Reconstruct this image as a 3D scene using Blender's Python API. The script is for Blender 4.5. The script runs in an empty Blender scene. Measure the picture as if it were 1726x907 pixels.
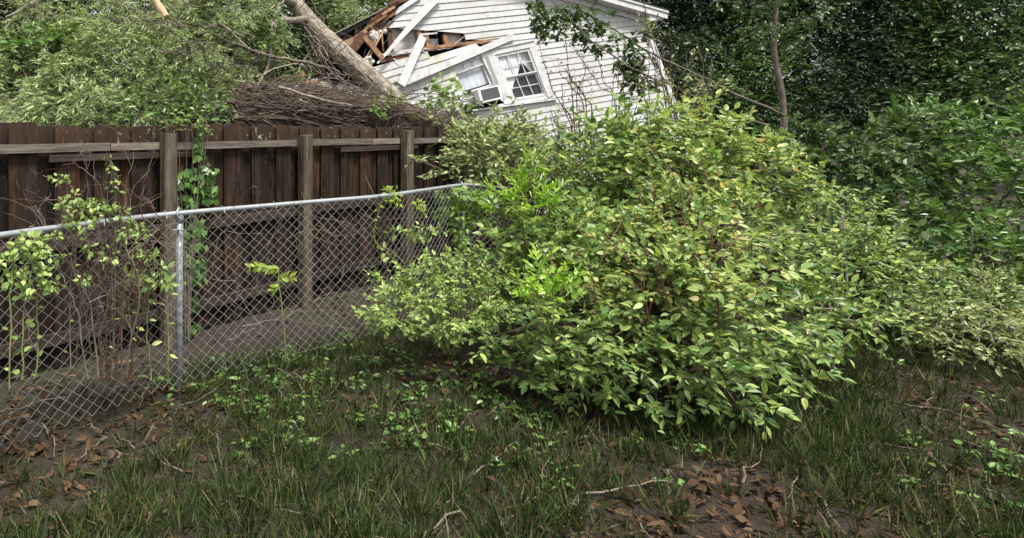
import bpy, math, random
import numpy as np
from mathutils import Vector, Matrix

# ---------------------------------------------------------------- camera, sky, sun, exposure
scene = bpy.context.scene
EYE = np.array([0.0, 0.0, 1.78])
FPX, CX, CY = 1000.0, 600.0, 220.0          # focal length and principal point in photograph pixels
cam_d = bpy.data.cameras.new('camera')
cam = bpy.data.objects.new('camera', cam_d)
scene.collection.objects.link(cam)
cam.location = EYE
cam.rotation_euler = (math.radians(90), 0, 0)
cam_d.sensor_fit = 'HORIZONTAL'
cam_d.sensor_width = 36.0
cam_d.lens = 36.0 * FPX / 1726.0
cam_d.shift_x = (863.0 - CX) / 1726.0
cam_d.shift_y = -(453.5 - CY) / 1726.0
cam_d.clip_start = 0.05
cam_d.clip_end = 2000.0
scene.camera = cam

SUN_EL, SUN_AZ = math.radians(68), math.radians(140)   # azimuth clockwise from +Y (north); sun behind the viewer, to the right
world = bpy.data.worlds.new('World')
scene.world = world
world.use_nodes = True
wn = world.node_tree
wn.nodes.clear()
sky_t = wn.nodes.new('ShaderNodeTexSky')
sky_t.sky_type = 'NISHITA'
sky_t.sun_disc = False
sky_t.sun_elevation = SUN_EL
sky_t.sun_rotation = SUN_AZ
sky_t.air_density = 1.0
sky_t.dust_density = 3.0
hs = wn.nodes.new('ShaderNodeHueSaturation')
hs.inputs['Saturation'].default_value = 0.12            # thin overcast
bg = wn.nodes.new('ShaderNodeBackground')
bg.inputs['Strength'].default_value = 0.105
wo = wn.nodes.new('ShaderNodeOutputWorld')
wn.links.new(sky_t.outputs[0], hs.inputs['Color'])
wn.links.new(hs.outputs[0], bg.inputs[0])
wn.links.new(bg.outputs[0], wo.inputs[0])

sun_d = bpy.data.lights.new('sun', 'SUN')
sun_d.energy = 2.9
sun_d.angle = math.radians(12)
sun_d.color = (1.0, 0.97, 0.92)
sun = bpy.data.objects.new('sun', sun_d)
scene.collection.objects.link(sun)
sdir = Vector((math.sin(SUN_AZ) * math.cos(SUN_EL), math.cos(SUN_AZ) * math.cos(SUN_EL), math.sin(SUN_EL)))
sun.rotation_euler = sdir.to_track_quat('Z', 'Y').to_euler()
sun.location = sdir * 40

vs = scene.view_settings
vs.view_transform = 'Standard'
vs.look = 'None'
vs.exposure = 0.97
vs.gamma = 1.0
vs.use_curve_mapping = False
scene.cycles.max_bounces = 8
scene.cycles.transparent_max_bounces = 16
scene.cycles.use_denoising = True

rng = np.random.default_rng(7)
random.seed(7)
COL = scene.collection
Z = np.array([0.0, 0.0, 1.0])

# ---------------------------------------------------------------- helpers
def P(x, y, D):
    return np.array([(x - CX) / FPX * D, D, EYE[2] - (y - CY) / FPX * D])

def norm(a):
    a = np.asarray(a, float)
    return a / np.maximum(np.linalg.norm(a, axis=-1, keepdims=True), 1e-9)

def tag(o, label=None, cat=None, group=None, kind=None):
    if label: o['label'] = label
    if cat: o['category'] = cat
    if group: o['group'] = group
    if kind: o['kind'] = kind
    return o

def empty(name, loc=(0, 0, 0), parent=None):
    o = bpy.data.objects.new(name, None)
    COL.objects.link(o)
    if parent is None:
        o.location = loc
    else:
        attach(o, parent)
    o.empty_display_size = 0.2
    return o

def base_loc(o):
    return Vector(o.location)      # every object keeps its own world placement in its basis matrix

def attach(o, parent):
    o.parent = parent
    if parent is not None:
        o.matrix_parent_inverse = Matrix.Translation(-base_loc(parent))

def thing(name, label, cat, loc=(0, 0, 0), group=None):
    return tag(empty(name, loc), label, cat, group)

def mesh_np(name, verts, faces, smooth=False):
    """verts (N,3), faces: list of index arrays, each (M,k)"""
    me = bpy.data.meshes.new(name)
    verts = np.asarray(verts, np.float32)
    me.vertices.add(len(verts))
    me.vertices.foreach_set('co', verts.ravel())
    idx = np.concatenate([np.asarray(f, np.int32).ravel() for f in faces])
    sizes = np.concatenate([np.full(len(f), np.asarray(f).shape[1], np.int32) for f in faces])
    starts = np.concatenate([[0], np.cumsum(sizes)[:-1]]).astype(np.int32)
    me.loops.add(len(idx))
    me.loops.foreach_set('vertex_index', idx)
    me.polygons.add(len(sizes))
    me.polygons.foreach_set('loop_start', starts)
    me.polygons.foreach_set('use_smooth', np.full(len(sizes), bool(smooth)))
    me.update(calc_edges=True)
    me.validate()
    return me

def link(name, me, mat, parent=None, mw=None):
    o = bpy.data.objects.new(name, me)
    if mat is not None and len(me.materials) == 0:
        me.materials.append(mat)
    COL.objects.link(o)
    if mw is not None:
        o.matrix_basis = mw
    if parent is not None:
        attach(o, parent)
    return o

class MB:
    """collects primitive shapes into one mesh"""
    def __init__(self):
        self.v, self.f, self.n = [], {}, 0
    def add(self, verts, faces):
        verts = np.asarray(verts, float).reshape(-1, 3)
        for f in faces:
            f = np.asarray(f, int)
            if f.ndim == 1: f = f[None]
            self.f.setdefault(f.shape[1], []).append(f + self.n)
        self.v.append(verts)
        self.n += len(verts)
        return self
    def hexa(self, c):
        """8 corners: bottom loop 0-3, top loop 4-7"""
        return self.add(c, [np.array([[0, 3, 2, 1], [4, 5, 6, 7], [0, 1, 5, 4], [1, 2, 6, 5], [2, 3, 7, 6], [3, 0, 4, 7]])])
    def box(self, c, ax, ay, az):
        """centre and three half-axis vectors"""
        c, ax, ay, az = map(np.asarray, (c, ax, ay, az))
        return self.hexa([c - ax - ay - az, c + ax - ay - az, c + ax + ay - az, c - ax + ay - az,
                          c - ax - ay + az, c + ax - ay + az, c + ax + ay + az, c - ax + ay + az])
    def tube(self, pts, rad, sides=5, cap=True):
        pts = np.asarray(pts, float)
        n = len(pts)
        rad = np.broadcast_to(np.asarray(rad, float), (n,))
        t = norm(np.gradient(pts, axis=0))
        ref = np.array([0.31, 0.17, 0.93])
        if abs(np.dot(t.mean(0), ref)) > 0.9 * np.linalg.norm(t.mean(0)) : ref = np.array([0.95, 0.2, 0.1])
        a = norm(np.cross(t, ref)); b = np.cross(t, a)
        th = np.arange(sides) / sides * 2 * math.pi
        ring = pts[:, None] + rad[:, None, None] * (np.cos(th)[None, :, None] * a[:, None] + np.sin(th)[None, :, None] * b[:, None])
        i = np.arange(n - 1)[:, None] * sides
        j = np.arange(sides)[None]; k = (j + 1) % sides
        f = np.stack([i + j, i + k, i + sides + k, i + sides + j], -1).reshape(-1, 4)
        faces = [f]
        if cap and sides >= 3:
            faces.append(np.arange(sides)[None, ::-1]); faces.append((np.arange(sides) + (n - 1) * sides)[None])
        return self.add(ring.reshape(-1, 3), faces)
    def mesh(self, name, smooth=False):
        return mesh_np(name, np.concatenate(self.v), [np.concatenate(x) for x in self.f.values()], smooth)
    def build(self, name, mat, parent=None, smooth=False):
        return link(name, self.mesh(name, smooth), mat, parent)

def curve(ctrl, n=16):
    """Catmull-Rom through control points"""
    c = np.asarray(ctrl, float)
    if len(c) == 2:
        return c[0] + (c[1] - c[0]) * np.linspace(0, 1, n)[:, None]
    c = np.vstack([2 * c[0] - c[1], c, 2 * c[-1] - c[-2]])
    m = len(c) - 3
    out = []
    for t in np.linspace(0, m - 1e-6, n):
        i = int(t); s = t - i
        p0, p1, p2, p3 = c[i:i + 4]
        out.append(0.5 * (2 * p1 + (p2 - p0) * s + (2 * p0 - 5 * p1 + 4 * p2 - p3) * s * s + (3 * p1 - p0 - 3 * p2 + p3) * s ** 3))
    return np.array(out)

def wob(pts, amp, r=rng):
    pts = np.asarray(pts, float).copy()
    n = len(pts)
    d = r.normal(0, amp, (n, 3))
    d = np.cumsum(d, 0); d -= np.linspace(0, 1, n)[:, None] * d[-1]
    return pts + d

# ---------------------------------------------------------------- materials
def new_mat(name):
    m = bpy.data.materials.new(name)
    m.use_nodes = True
    nt = m.node_tree
    b = nt.nodes['Principled BSDF']
    return m, nt, b

def N(nt, t, **kw):
    n = nt.nodes.new(t)
    for k, v in kw.items():
        if k.startswith('i_'):
            n.inputs[k[2:].replace('_', ' ')].default_value = v
        else:
            setattr(n, k, v)
    return n

def ramp(nt, stops):
    r = nt.nodes.new('ShaderNodeValToRGB')
    e = r.color_ramp.elements
    while len(e) < len(stops): e.new(0.5)
    for el, (p, c) in zip(e, stops):
        el.position = p
        el.color = (c, c, c, 1) if not hasattr(c, '__len__') else (*c, 1)
    return r

def mixrgb(nt, fac, a, b, mode='MIX'):
    m = nt.nodes.new('ShaderNodeMix')
    m.data_type = 'RGBA'; m.blend_type = mode
    for sock, v in ((m.inputs[0], fac), (m.inputs[6], a), (m.inputs[7], b)):
        if isinstance(v, bpy.types.NodeSocket): nt.links.new(v, sock)
        elif hasattr(v, '__len__'): sock.default_value = (*v, 1)
        else: sock.default_value = v
    return m.outputs[2]

def rand_value(nt):
    g = nt.nodes.new('ShaderNodeNewGeometry')
    o = nt.nodes.new('ShaderNodeObjectInfo')
    a = N(nt, 'ShaderNodeMath', operation='ADD')
    f = N(nt, 'ShaderNodeMath', operation='FRACT')
    nt.links.new(g.outputs['Random Per Island'], a.inputs[0])
    nt.links.new(o.outputs['Random'], a.inputs[1])
    nt.links.new(a.outputs[0], f.inputs[0])
    return f.outputs[0]

def coords(nt, scale=(1, 1, 1), rnd=True, rot=None):
    tc = nt.nodes.new('ShaderNodeTexCoord')
    mp = nt.nodes.new('ShaderNodeMapping')
    mp.inputs['Scale'].default_value = scale
    src = tc.outputs['Object']
    if rot:
        m0 = nt.nodes.new('ShaderNodeMapping'); m0.inputs['Rotation'].default_value = rot
        nt.links.new(src, m0.inputs['Vector']); src = m0.outputs[0]
    nt.links.new(src, mp.inputs['Vector'])
    if rnd:
        oi = nt.nodes.new('ShaderNodeObjectInfo')
        mu = N(nt, 'ShaderNodeVectorMath', operation='SCALE')
        mu.inputs[0].default_value = (37.0, 61.0, 23.0)
        nt.links.new(oi.outputs['Random'], mu.inputs['Scale'])
        nt.links.new(mu.outputs[0], mp.inputs['Location'])
    return tc, mp.outputs[0]

def noise(nt, vec, scale, detail=4, rough=0.6, dist=0.0):
    n = N(nt, 'ShaderNodeTexNoise')
    n.inputs['Scale'].default_value = scale
    n.inputs['Detail'].default_value = detail
    n.inputs['Roughness'].default_value = rough
    n.inputs['Distortion'].default_value = dist
    nt.links.new(vec, n.inputs['Vector'])
    return n.outputs[0]

def bump(nt, b, h, strength=0.4, dist=0.01):
    bp = N(nt, 'ShaderNodeBump')
    bp.inputs['Strength'].default_value = strength
    bp.inputs['Distance'].default_value = dist
    nt.links.new(h, bp.inputs['Height'])
    nt.links.new(bp.outputs[0], b.inputs['Normal'])

def mat_leaf(name, stops, trans=0.3, rough=0.45, spec=0.4, tint=(1.1, 1.15, 0.6)):
    m, nt, b = new_mat(name)
    r = ramp(nt, stops)
    nt.links.new(rand_value(nt), r.inputs[0])
    _, vec = coords(nt, rnd=False)
    nz = noise(nt, vec, 9.0, 2)
    v = ramp(nt, [(0.3, 0.72), (0.7, 1.2)])
    nt.links.new(nz, v.inputs[0])
    c = mixrgb(nt, 1.0, r.outputs[0], v.outputs[0], 'MULTIPLY')
    nt.links.new(c, b.inputs['Base Color'])
    b.inputs['Roughness'].default_value = rough
    b.inputs['Specular IOR Level'].default_value = spec
    tr = nt.nodes.new('ShaderNodeBsdfTranslucent')
    tc = mixrgb(nt, 1.0, c, tint, 'MULTIPLY')
    nt.links.new(tc, tr.inputs['Color'])
    mx = nt.nodes.new('ShaderNodeMixShader')
    mx.inputs[0].default_value = trans
    nt.links.new(b.outputs[0], mx.inputs[1]); nt.links.new(tr.outputs[0], mx.inputs[2])
    nt.links.new(mx.outputs[0], nt.nodes['Material Output'].inputs['Surface'])
    return m

def mat_wood(name, c0, c1, c2, stretch=(9, 9, 0.7), rough=0.85, lichen=False, bstr=0.5, scale=1.0, moss=None, rot=None):
    m, nt, b = new_mat(name)
    tc, vec = coords(nt, stretch, rot=rot)
    n1 = noise(nt, vec, 2.2 * scale, 6, 0.65, 0.6)
    n2 = noise(nt, vec, 9.0 * scale, 5, 0.7, 0.2)
    r = ramp(nt, [(0.38, c0), (0.51, c1), (0.68, c2)])
    mx = N(nt, 'ShaderNodeMath', operation='MULTIPLY_ADD')
    nt.links.new(n2, mx.inputs[0]); mx.inputs[1].default_value = 0.45
    h = N(nt, 'ShaderNodeMath', operation='MULTIPLY')
    nt.links.new(n1, h.inputs[0]); h.inputs[1].default_value = 0.62
    nt.links.new(h.outputs[0], mx.inputs[2])
    nt.links.new(mx.outputs[0], r.inputs[0])
    oi = nt.nodes.new('ShaderNodeObjectInfo')
    tone = ramp(nt, [(0.0, (0.45, 0.46, 0.47)), (0.45, (0.9, 0.9, 0.9)), (0.8, (1.35, 1.25, 1.12)), (1.0, (1.7, 1.25, 0.95))] if lichen else [(0.0, 0.75), (0.5, 1.0), (1.0, 1.25)])
    nt.links.new(oi.outputs['Random'], tone.inputs[0])
    c = mixrgb(nt, 1.0, r.outputs[0], tone.outputs[0], 'MULTIPLY')
    if lichen or moss:
        sp = nt.nodes.new('ShaderNodeSeparateXYZ')
        nt.links.new(tc.outputs['Object'], sp.inputs[0])
        _, v2 = coords(nt, (1, 1, 0.55))
    if moss:
        mn = noise(nt, v2, 7.0, 4, 0.7)
        mr = ramp(nt, [(0.46, 0.0), (0.72, 0.7)])
        nt.links.new(mn, mr.inputs[0])
        c = mixrgb(nt, mr.outputs[0], c, moss)
    if lichen:
        ln = noise(nt, v2, 26.0, 5, 0.75)
        lr = ramp(nt, [(0.59, 0.0), (0.63, 0.8)])
        nt.links.new(ln, lr.inputs[0])
        big = noise(nt, v2, 5.0, 2)
        br = ramp(nt, [(0.46, 0.0), (0.58, 1.0)])
        nt.links.new(big, br.inputs[0])
        zr = ramp(nt, [(0.0, 0.0), (0.6, 0.12), (0.84, 0.2), (0.9, 1.0), (1.0, 1.0)])
        dv = N(nt, 'ShaderNodeMath', operation='DIVIDE'); dv.inputs[1].default_value = 1.84
        nt.links.new(sp.outputs[2], dv.inputs[0]); nt.links.new(dv.outputs[0], zr.inputs[0])
        f1 = N(nt, 'ShaderNodeMath', operation='MULTIPLY'); f2 = N(nt, 'ShaderNodeMath', operation='MULTIPLY')
        nt.links.new(lr.outputs[0], f1.inputs[0]); nt.links.new(br.outputs[0], f1.inputs[1])
        nt.links.new(f1.outputs[0], f2.inputs[0]); nt.links.new(zr.outputs[0], f2.inputs[1])
        # weathered top end: greyer red-brown
        tr_ = ramp(nt, [(0.84, 0.0), (0.98, 0.4)])
        nt.links.new(dv.outputs[0], tr_.inputs[0])
        c = mixrgb(nt, tr_.outputs[0], c, (0.075, 0.046, 0.03))
        c = mixrgb(nt, f2.outputs[0], c, (0.42, 0.40, 0.32))
    nt.links.new(c, b.inputs['Base Color'])
    b.inputs['Roughness'].default_value = rough
    b.inputs['Specular IOR Level'].default_value = 0.25
    bump(nt, b, mx.outputs[0], bstr, 0.006)
    return m

def mat_plain(name, col, rough=0.6, var=0.15, scale=8.0, metal=0.0, bstr=0.0, col2=None, stretch=(1, 1, 1)):
    m, nt, b = new_mat(name)
    _, vec = coords(nt, stretch)
    n = noise(nt, vec, scale, 5, 0.65)
    col = np.array(col)
    lo = col * (1 - var) if col2 is None else np.array(col2)
    r = ramp(nt, [(0.3, tuple(lo)), (0.7, tuple(np.minimum(col * (1 + var * 0.5), 1)))])
    nt.links.new(n, r.inputs[0])
    nt.links.new(r.outputs[0], b.inputs['Base Color'])
    b.inputs['Roughness'].default_value = rough
    b.inputs['Metallic'].default_value = metal
    if bstr: bump(nt, b, n, bstr, 0.01)
    return m

def mat_siding(name):
    m, nt, b = new_mat(name)
    tc = nt.nodes.new('ShaderNodeTexCoord')
    mp = nt.nodes.new('ShaderNodeMapping')
    nt.links.new(tc.outputs['Object'], mp.inputs[0])
    vec = mp.outputs[0]
    n1 = noise(nt, vec, 1.1, 5, 0.7)
    n2 = noise(nt, vec, 14.0, 4, 0.7)
    r1 = ramp(nt, [(0.35, (0.44, 0.435, 0.435)), (0.65, (0.585, 0.58, 0.58))])
    nt.links.new(n2, r1.inputs[0])
    # mildew with a shape of its own
    mp2 = nt.nodes.new('ShaderNodeMapping'); mp2.inputs['Location'].default_value = (3.1, 1.7, 0.4); mp2.inputs['Scale'].default_value = (0.7, 0.7, 1.6)
    nt.links.new(tc.outputs['Object'], mp2.inputs[0])
    n3 = noise(nt, mp2.outputs[0], 1.5, 6, 0.75)
    r3 = ramp(nt, [(0.53, 0.0), (0.67, 0.7)])
    nt.links.new(n3, r3.inputs[0])
    c = mixrgb(nt, r3.outputs[0], r1.outputs[0], (0.36, 0.38, 0.20))
    # chipped paint
    n4 = noise(nt, vec, 32.0, 5, 0.8)
    r4 = ramp(nt, [(0.615, 0.0), (0.66, 0.5)])
    nt.links.new(n4, r4.inputs[0])
    c = mixrgb(nt, r4.outputs[0], c, (0.33, 0.29, 0.25))
    g = ramp(nt, [(0.3, 0.8), (0.62, 1.0)])
    nt.links.new(n1, g.inputs[0])
    c = mixrgb(nt, 1.0, c, g.outputs[0], 'MULTIPLY')
    nt.links.new(c, b.inputs['Base Color'])
    b.inputs['Roughness'].default_value = 0.6
    bump(nt, b, n2, 0.15, 0.004)
    return m

M = {}
M['picket'] = mat_wood('fence_board_wood', (0.0016, 0.0010, 0.0007), (0.0135, 0.0074, 0.0042), (0.078, 0.043, 0.0245), lichen=True, moss=(0.028, 0.019, 0.0125))
M['rail'] = mat_wood('fence_rail_wood', (0.06, 0.044, 0.034), (0.15, 0.122, 0.102), (0.30, 0.26, 0.225), stretch=(20, 20, 0.9), lichen=False)
M['post'] = mat_wood('fence_post_wood', (0.025, 0.018, 0.013), (0.085, 0.064, 0.046), (0.20, 0.16, 0.12), moss=(0.085, 0.08, 0.045))
M['rail_dark'] = mat_wood('dark_rail_wood', (0.012, 0.008, 0.006), (0.032, 0.022, 0.017), (0.08, 0.058, 0.046), stretch=(20, 20, 0.9))
M['galv'] = mat_plain('galvanised_steel', (0.33, 0.345, 0.36), 0.5, 0.25, 14, metal=0.25, bstr=0.05)
M['wire'] = mat_plain('galvanised_wire', (0.38, 0.37, 0.35), 0.5, 0.4, 5, metal=0.5)
M['siding'] = mat_siding('white_clapboard')
M['trim'] = mat_plain('white_trim_paint', (0.59, 0.585, 0.575), 0.55, 0.28, 7)
M['trim_old'] = mat_plain('peeling_trim_paint', (0.60, 0.595, 0.585), 0.6, 0.3, 11)
M['rawwood'] = mat_wood('fresh_split_wood', (0.16, 0.08, 0.04), (0.30, 0.165, 0.085), (0.46, 0.29, 0.17), stretch=(6, 6, 6), bstr=0.3)
M['tanwood'] = mat_wood('tan_split_wood', (0.30, 0.17, 0.09), (0.46, 0.30, 0.18), (0.6, 0.44, 0.3), stretch=(6, 6, 6), bstr=0.3)
M['redwood'] = mat_wood('dark_red_framing_wood', (0.05, 0.026, 0.017), (0.12, 0.058, 0.036), (0.21, 0.11, 0.068), stretch=(6, 6, 6), bstr=0.3)
M['shingle'] = mat_plain('black_roofing', (0.016, 0.017, 0.019), 0.8, 0.4, 30, bstr=0.4)
M['plaster'] = mat_plain('stained_plasterboard', (0.56, 0.53, 0.47), 0.9, 0.35, 6)
M['insul'] = mat_plain('grey_insulation', (0.55, 0.52, 0.47), 1.0, 0.5, 18, bstr=0.8)
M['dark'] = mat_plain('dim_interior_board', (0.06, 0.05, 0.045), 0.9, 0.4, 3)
M['curtain'] = mat_plain('white_curtain_cloth', (0.82, 0.83, 0.85), 0.9, 0.12, 5)
M['curtain_grey'] = mat_plain('grey_curtain_cloth', (0.62, 0.62, 0.66), 0.9, 0.15, 5)
M['ac'] = mat_plain('white_appliance_paint', (0.74, 0.74, 0.72), 0.4, 0.1, 6)
M['grille'] = mat_plain('grey_grille', (0.20, 0.21, 0.21), 0.5, 0.3, 40)
M['cable'] = mat_plain('black_cable', (0.015, 0.015, 0.016), 0.5, 0.2, 6)
M['bark'] = mat_wood('grey_oak_bark', (0.06, 0.05, 0.038), (0.20, 0.17, 0.13), (0.44, 0.39, 0.31), stretch=(11, 11, 11), bstr=0.9, moss=None)
M['trunkbark'] = mat_wood('furrowed_oak_bark', (0.028, 0.023, 0.017), (0.17, 0.145, 0.11), (0.42, 0.37, 0.295), stretch=(9, 9, 2.2), bstr=1.0, rot=(0, math.radians(45), 0))
M['twig'] = mat_plain('grey_twig_bark', (0.17, 0.135, 0.105), 0.85, 0.6, 10)
M['deadvine'] = mat_plain('dead_vine_stem', (0.115, 0.08, 0.056), 0.8, 0.9, 9)
M['redtwig'] = mat_plain('red_brown_twig_bark', (0.13, 0.062, 0.042), 0.7, 0.5, 9)
M['greystem'] = mat_plain('pale_grey_twig_bark', (0.16, 0.13, 0.10), 0.8, 0.5, 12)
M['greenstem'] = mat_plain('green_stem', (0.22, 0.27, 0.09), 0.6, 0.3, 8)
M['darkbark'] = mat_wood('dark_tree_bark', (0.02, 0.016, 0.012), (0.05, 0.04, 0.03), (0.09, 0.075, 0.06), stretch=(5, 5, 1), bstr=0.9)

def glass_mat():
    m, nt, b = new_mat('window_glass')
    t = nt.nodes.new('ShaderNodeBsdfTransparent'); t.inputs[0].default_value = (0.95, 0.96, 0.96, 1)
    g = nt.nodes.new('ShaderNodeBsdfGlossy'); g.inputs['Roughness'].default_value = 0.04
    f = nt.nodes.new('ShaderNodeFresnel'); f.inputs[0].default_value = 1.5
    mx = nt.nodes.new('ShaderNodeMixShader')
    ge = nt.nodes.new('ShaderNodeNewGeometry')
    sb = N(nt, 'ShaderNodeMath', operation='SUBTRACT'); sb.inputs[0].default_value = 1.0
    ml = N(nt, 'ShaderNodeMath', operation='MULTIPLY')
    nt.links.new(ge.outputs['Backfacing'], sb.inputs[1]); nt.links.new(sb.outputs[0], ml.inputs[0]); nt.links.new(f.outputs[0], ml.inputs[1])
    nt.links.new(ml.outputs[0], mx.inputs[0]); nt.links.new(t.outputs[0], mx.inputs[1]); nt.links.new(g.outputs[0], mx.inputs[2])
    nt.links.new(mx.outputs[0], nt.nodes['Material Output'].inputs['Surface'])
    return m
M['glass'] = glass_mat()
def screen_mat():
    m, nt, b = new_mat('insect_screen')
    t = nt.nodes.new('ShaderNodeBsdfTransparent')
    d = nt.nodes.new('ShaderNodeBsdfDiffuse'); d.inputs[0].default_value = (0.05, 0.052, 0.056, 1)
    mx = nt.nodes.new('ShaderNodeMixShader'); mx.inputs[0].default_value = 0.55
    nt.links.new(t.outputs[0], mx.inputs[1]); nt.links.new(d.outputs[0], mx.inputs[2])
    nt.links.new(mx.outputs[0], nt.nodes['Material Output'].inputs['Surface'])
    return m
M['screen'] = screen_mat()

M['oakleaf'] = mat_leaf('narrow_oak_leaf', [(0, (0.10, 0.165, 0.05)), (0.4, (0.235, 0.325, 0.11)), (0.75, (0.38, 0.47, 0.20)), (1, (0.56, 0.61, 0.33))], 0.28, 0.4)
M['vineleaf'] = mat_leaf('dark_vine_leaf', [(0, (0.05, 0.10, 0.022)), (0.6, (0.11, 0.21, 0.045)), (1, (0.20, 0.32, 0.08))], 0.25, 0.35)
M['ivyleaf'] = mat_leaf('ivy_leaf', [(0, (0.025, 0.065, 0.012)), (0.5, (0.075, 0.16, 0.032)), (1, (0.21, 0.34, 0.09))], 0.15, 0.3, 0.5)
M['honey'] = mat_leaf('honeysuckle_leaf', [(0, (0.12, 0.20, 0.05)), (0.5, (0.26, 0.37, 0.10)), (0.85, (0.38, 0.49, 0.14)), (1, (0.52, 0.57, 0.18))], 0.3, 0.4)
M['lime'] = mat_leaf('lime_green_leaf', [(0, (0.24, 0.36, 0.05)), (0.6, (0.36, 0.48, 0.08)), (1, (0.5, 0.52, 0.12))], 0.4)
M['pale'] = mat_leaf('pale_olive_leaf', [(0, (0.10, 0.15, 0.05)), (0.35, (0.22, 0.29, 0.10)), (0.7, (0.36, 0.42, 0.17)), (1, (0.55, 0.57, 0.29))], 0.28, 0.36)
M['laurel'] = mat_leaf('glossy_bright_leaf', [(0, (0.125, 0.288, 0.022)), (0.5, (0.263, 0.468, 0.039)), (1, (0.450, 0.620, 0.077))], 0.35, 0.3, 0.5)
M['broad'] = mat_leaf('broad_green_leaf', [(0, (0.09, 0.175, 0.055)), (0.45, (0.21, 0.32, 0.09)), (0.8, (0.33, 0.45, 0.12)), (1, (0.50, 0.57, 0.16))], 0.3, 0.36)
M['yellowish'] = mat_leaf('yellow_green_leaf', [(0, (0.10, 0.18, 0.05)), (0.3, (0.25, 0.36, 0.10)), (0.65, (0.36, 0.46, 0.13)), (0.92, (0.48, 0.55, 0.18)), (0.965, (0.52, 0.45, 0.22)), (0.985, (0.60, 0.52, 0.07)), (1, (0.35, 0.22, 0.10))], 0.32, 0.38)
M['lobed'] = mat_leaf('lobed_dark_leaf', [(0, (0.03, 0.07, 0.02)), (0.5, (0.06, 0.12, 0.03)), (1, (0.13, 0.20, 0.055))], 0.25, 0.4)
M['maple'] = mat_leaf('sapling_leaf', [(0, (0.11, 0.20, 0.04)), (0.6, (0.22, 0.35, 0.08)), (1, (0.34, 0.46, 0.13))], 0.35, 0.4)
M['woodleaf'] = mat_leaf('woodland_leaf', [(0, (0.018, 0.035, 0.012)), (0.6, (0.04, 0.07, 0.022)), (1, (0.085, 0.12, 0.045))], 0.2, 0.5)
M['midleaf'] = mat_leaf('mid_green_tree_leaf', [(0, (0.09, 0.15, 0.04)), (0.6, (0.20, 0.29, 0.08)), (1, (0.33, 0.42, 0.14))], 0.3, 0.5)
M['grass'] = mat_leaf('grass_blade', [(0, (0.025, 0.045, 0.010)), (0.5, (0.055, 0.09, 0.02)), (0.8, (0.09, 0.12, 0.03)), (0.92, (0.16, 0.14, 0.06)), (1, (0.22, 0.17, 0.09))], 0.25, 0.6)
M['litter'] = mat_leaf('dead_leaf', [(0, (0.035, 0.02, 0.012)), (0.5, (0.075, 0.045, 0.025)), (1, (0.15, 0.095, 0.055))], 0.1, 0.8, 0.1, (1.2, 0.9, 0.6))

def ground_mat():
    m, nt, b = new_mat('leaf_mould_soil')
    _, vec = coords(nt, rnd=False)
    n1 = noise(nt, vec, 0.6, 5); n2 = noise(nt, vec, 24.0, 6, 0.75)
    r1 = ramp(nt, [(0.3, (0.018, 0.012, 0.008)), (0.6, (0.04, 0.027, 0.017)), (0.8, (0.075, 0.055, 0.035))])
    nt.links.new(n2, r1.inputs[0])
    r2 = ramp(nt, [(0.45, 0.0), (0.65, 0.6)])
    nt.links.new(n1, r2.inputs[0])
    c = mixrgb(nt, r2.outputs[0], r1.outputs[0], (0.035, 0.045, 0.014))
    nt.links.new(c, b.inputs['Base Color'])
    b.inputs['Roughness'].default_value = 0.95
    bump(nt, b, n2, 0.9, 0.03)
    return m
M['ground'] = ground_mat()

# ---------------------------------------------------------------- leaf tools
def outline_leaf(ts, ws, fold=0.25, droop=0.12):
    """leaf of unit length along +Y with a mid-rib fold; ws = half widths"""
    v, tri = [], []
    n = len(ts)
    for t, w in zip(ts, ws):
        z = -droop * t * t
        v += [(-w, t, z + fold * w), (0, t, z), (w, t, z + fold * w)]
    f = []
    for i in range(n - 1):
        a, b_ = 3 * i, 3 * i + 3
        f += [(a, a + 1, b_ + 1, b_), (a + 1, a + 2, b_ + 2, b_ + 1)]
    return np.array(v, float), [np.array(f)]

SH = {}
SH['lance'] = (np.array([(0, 0, 0), (0.085, 0.45, 0.01), (0, 1, -0.08), (-0.085, 0.45, 0.01)], float), [np.array([[0, 1, 2], [0, 2, 3]])])
SH['oval'] = (np.array([(0, 0, 0), (0.2, 0.28, 0.05), (0.19, 0.62, 0.03), (0, 1, -0.12), (-0.19, 0.62, 0.03), (-0.2, 0.28, 0.05)], float),
              [np.array([[0, 1, 2, 3], [0, 3, 4, 5]])])
SH['wide'] = (np.array([(0, 0, 0), (0.3, 0.22, 0.07), (0.26, 0.6, 0.05), (0, 1, -0.14), (-0.26, 0.6, 0.05), (-0.3, 0.22, 0.07)], float),
              [np.array([[0, 1, 2, 3], [0, 3, 4, 5]])])
SH['oval_hi'] = outline_leaf([0, 0.12, 0.32, 0.58, 0.82, 1.0], [0.004, 0.12, 0.205, 0.19, 0.10, 0.004])
SH['wide_hi'] = outline_leaf([0, 0.10, 0.30, 0.56, 0.82, 1.0], [0.004, 0.22, 0.33, 0.28, 0.13, 0.004])
SH['lance_hi'] = outline_leaf([0, 0.2, 0.5, 0.8, 1.0], [0.004, 0.075, 0.10, 0.065, 0.004])
def fan(pts, z=0.05, droop=0.1):
    p = np.array(pts, float)
    v = np.zeros((len(p) + 1, 3)); v[1:, :2] = p; v[0, :2] = (0, 0.35)
    v[1:, 2] = z - droop * v[1:, 1] ** 2 + 0.10 * np.abs(v[1:, 0])
    n = len(p)
    return v, [np.array([[0, i + 1, (i + 1) % n + 1] for i in range(n)])]
SH['ivy'] = fan([(0, 0), (0.22, -0.1), (0.46, 0.04), (0.32, 0.3), (0.52, 0.52), (0.24, 0.56), (0, 1.0), (-0.24, 0.56), (-0.52, 0.52), (-0.32, 0.3), (-0.46, 0.04), (-0.22, -0.1)])
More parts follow.
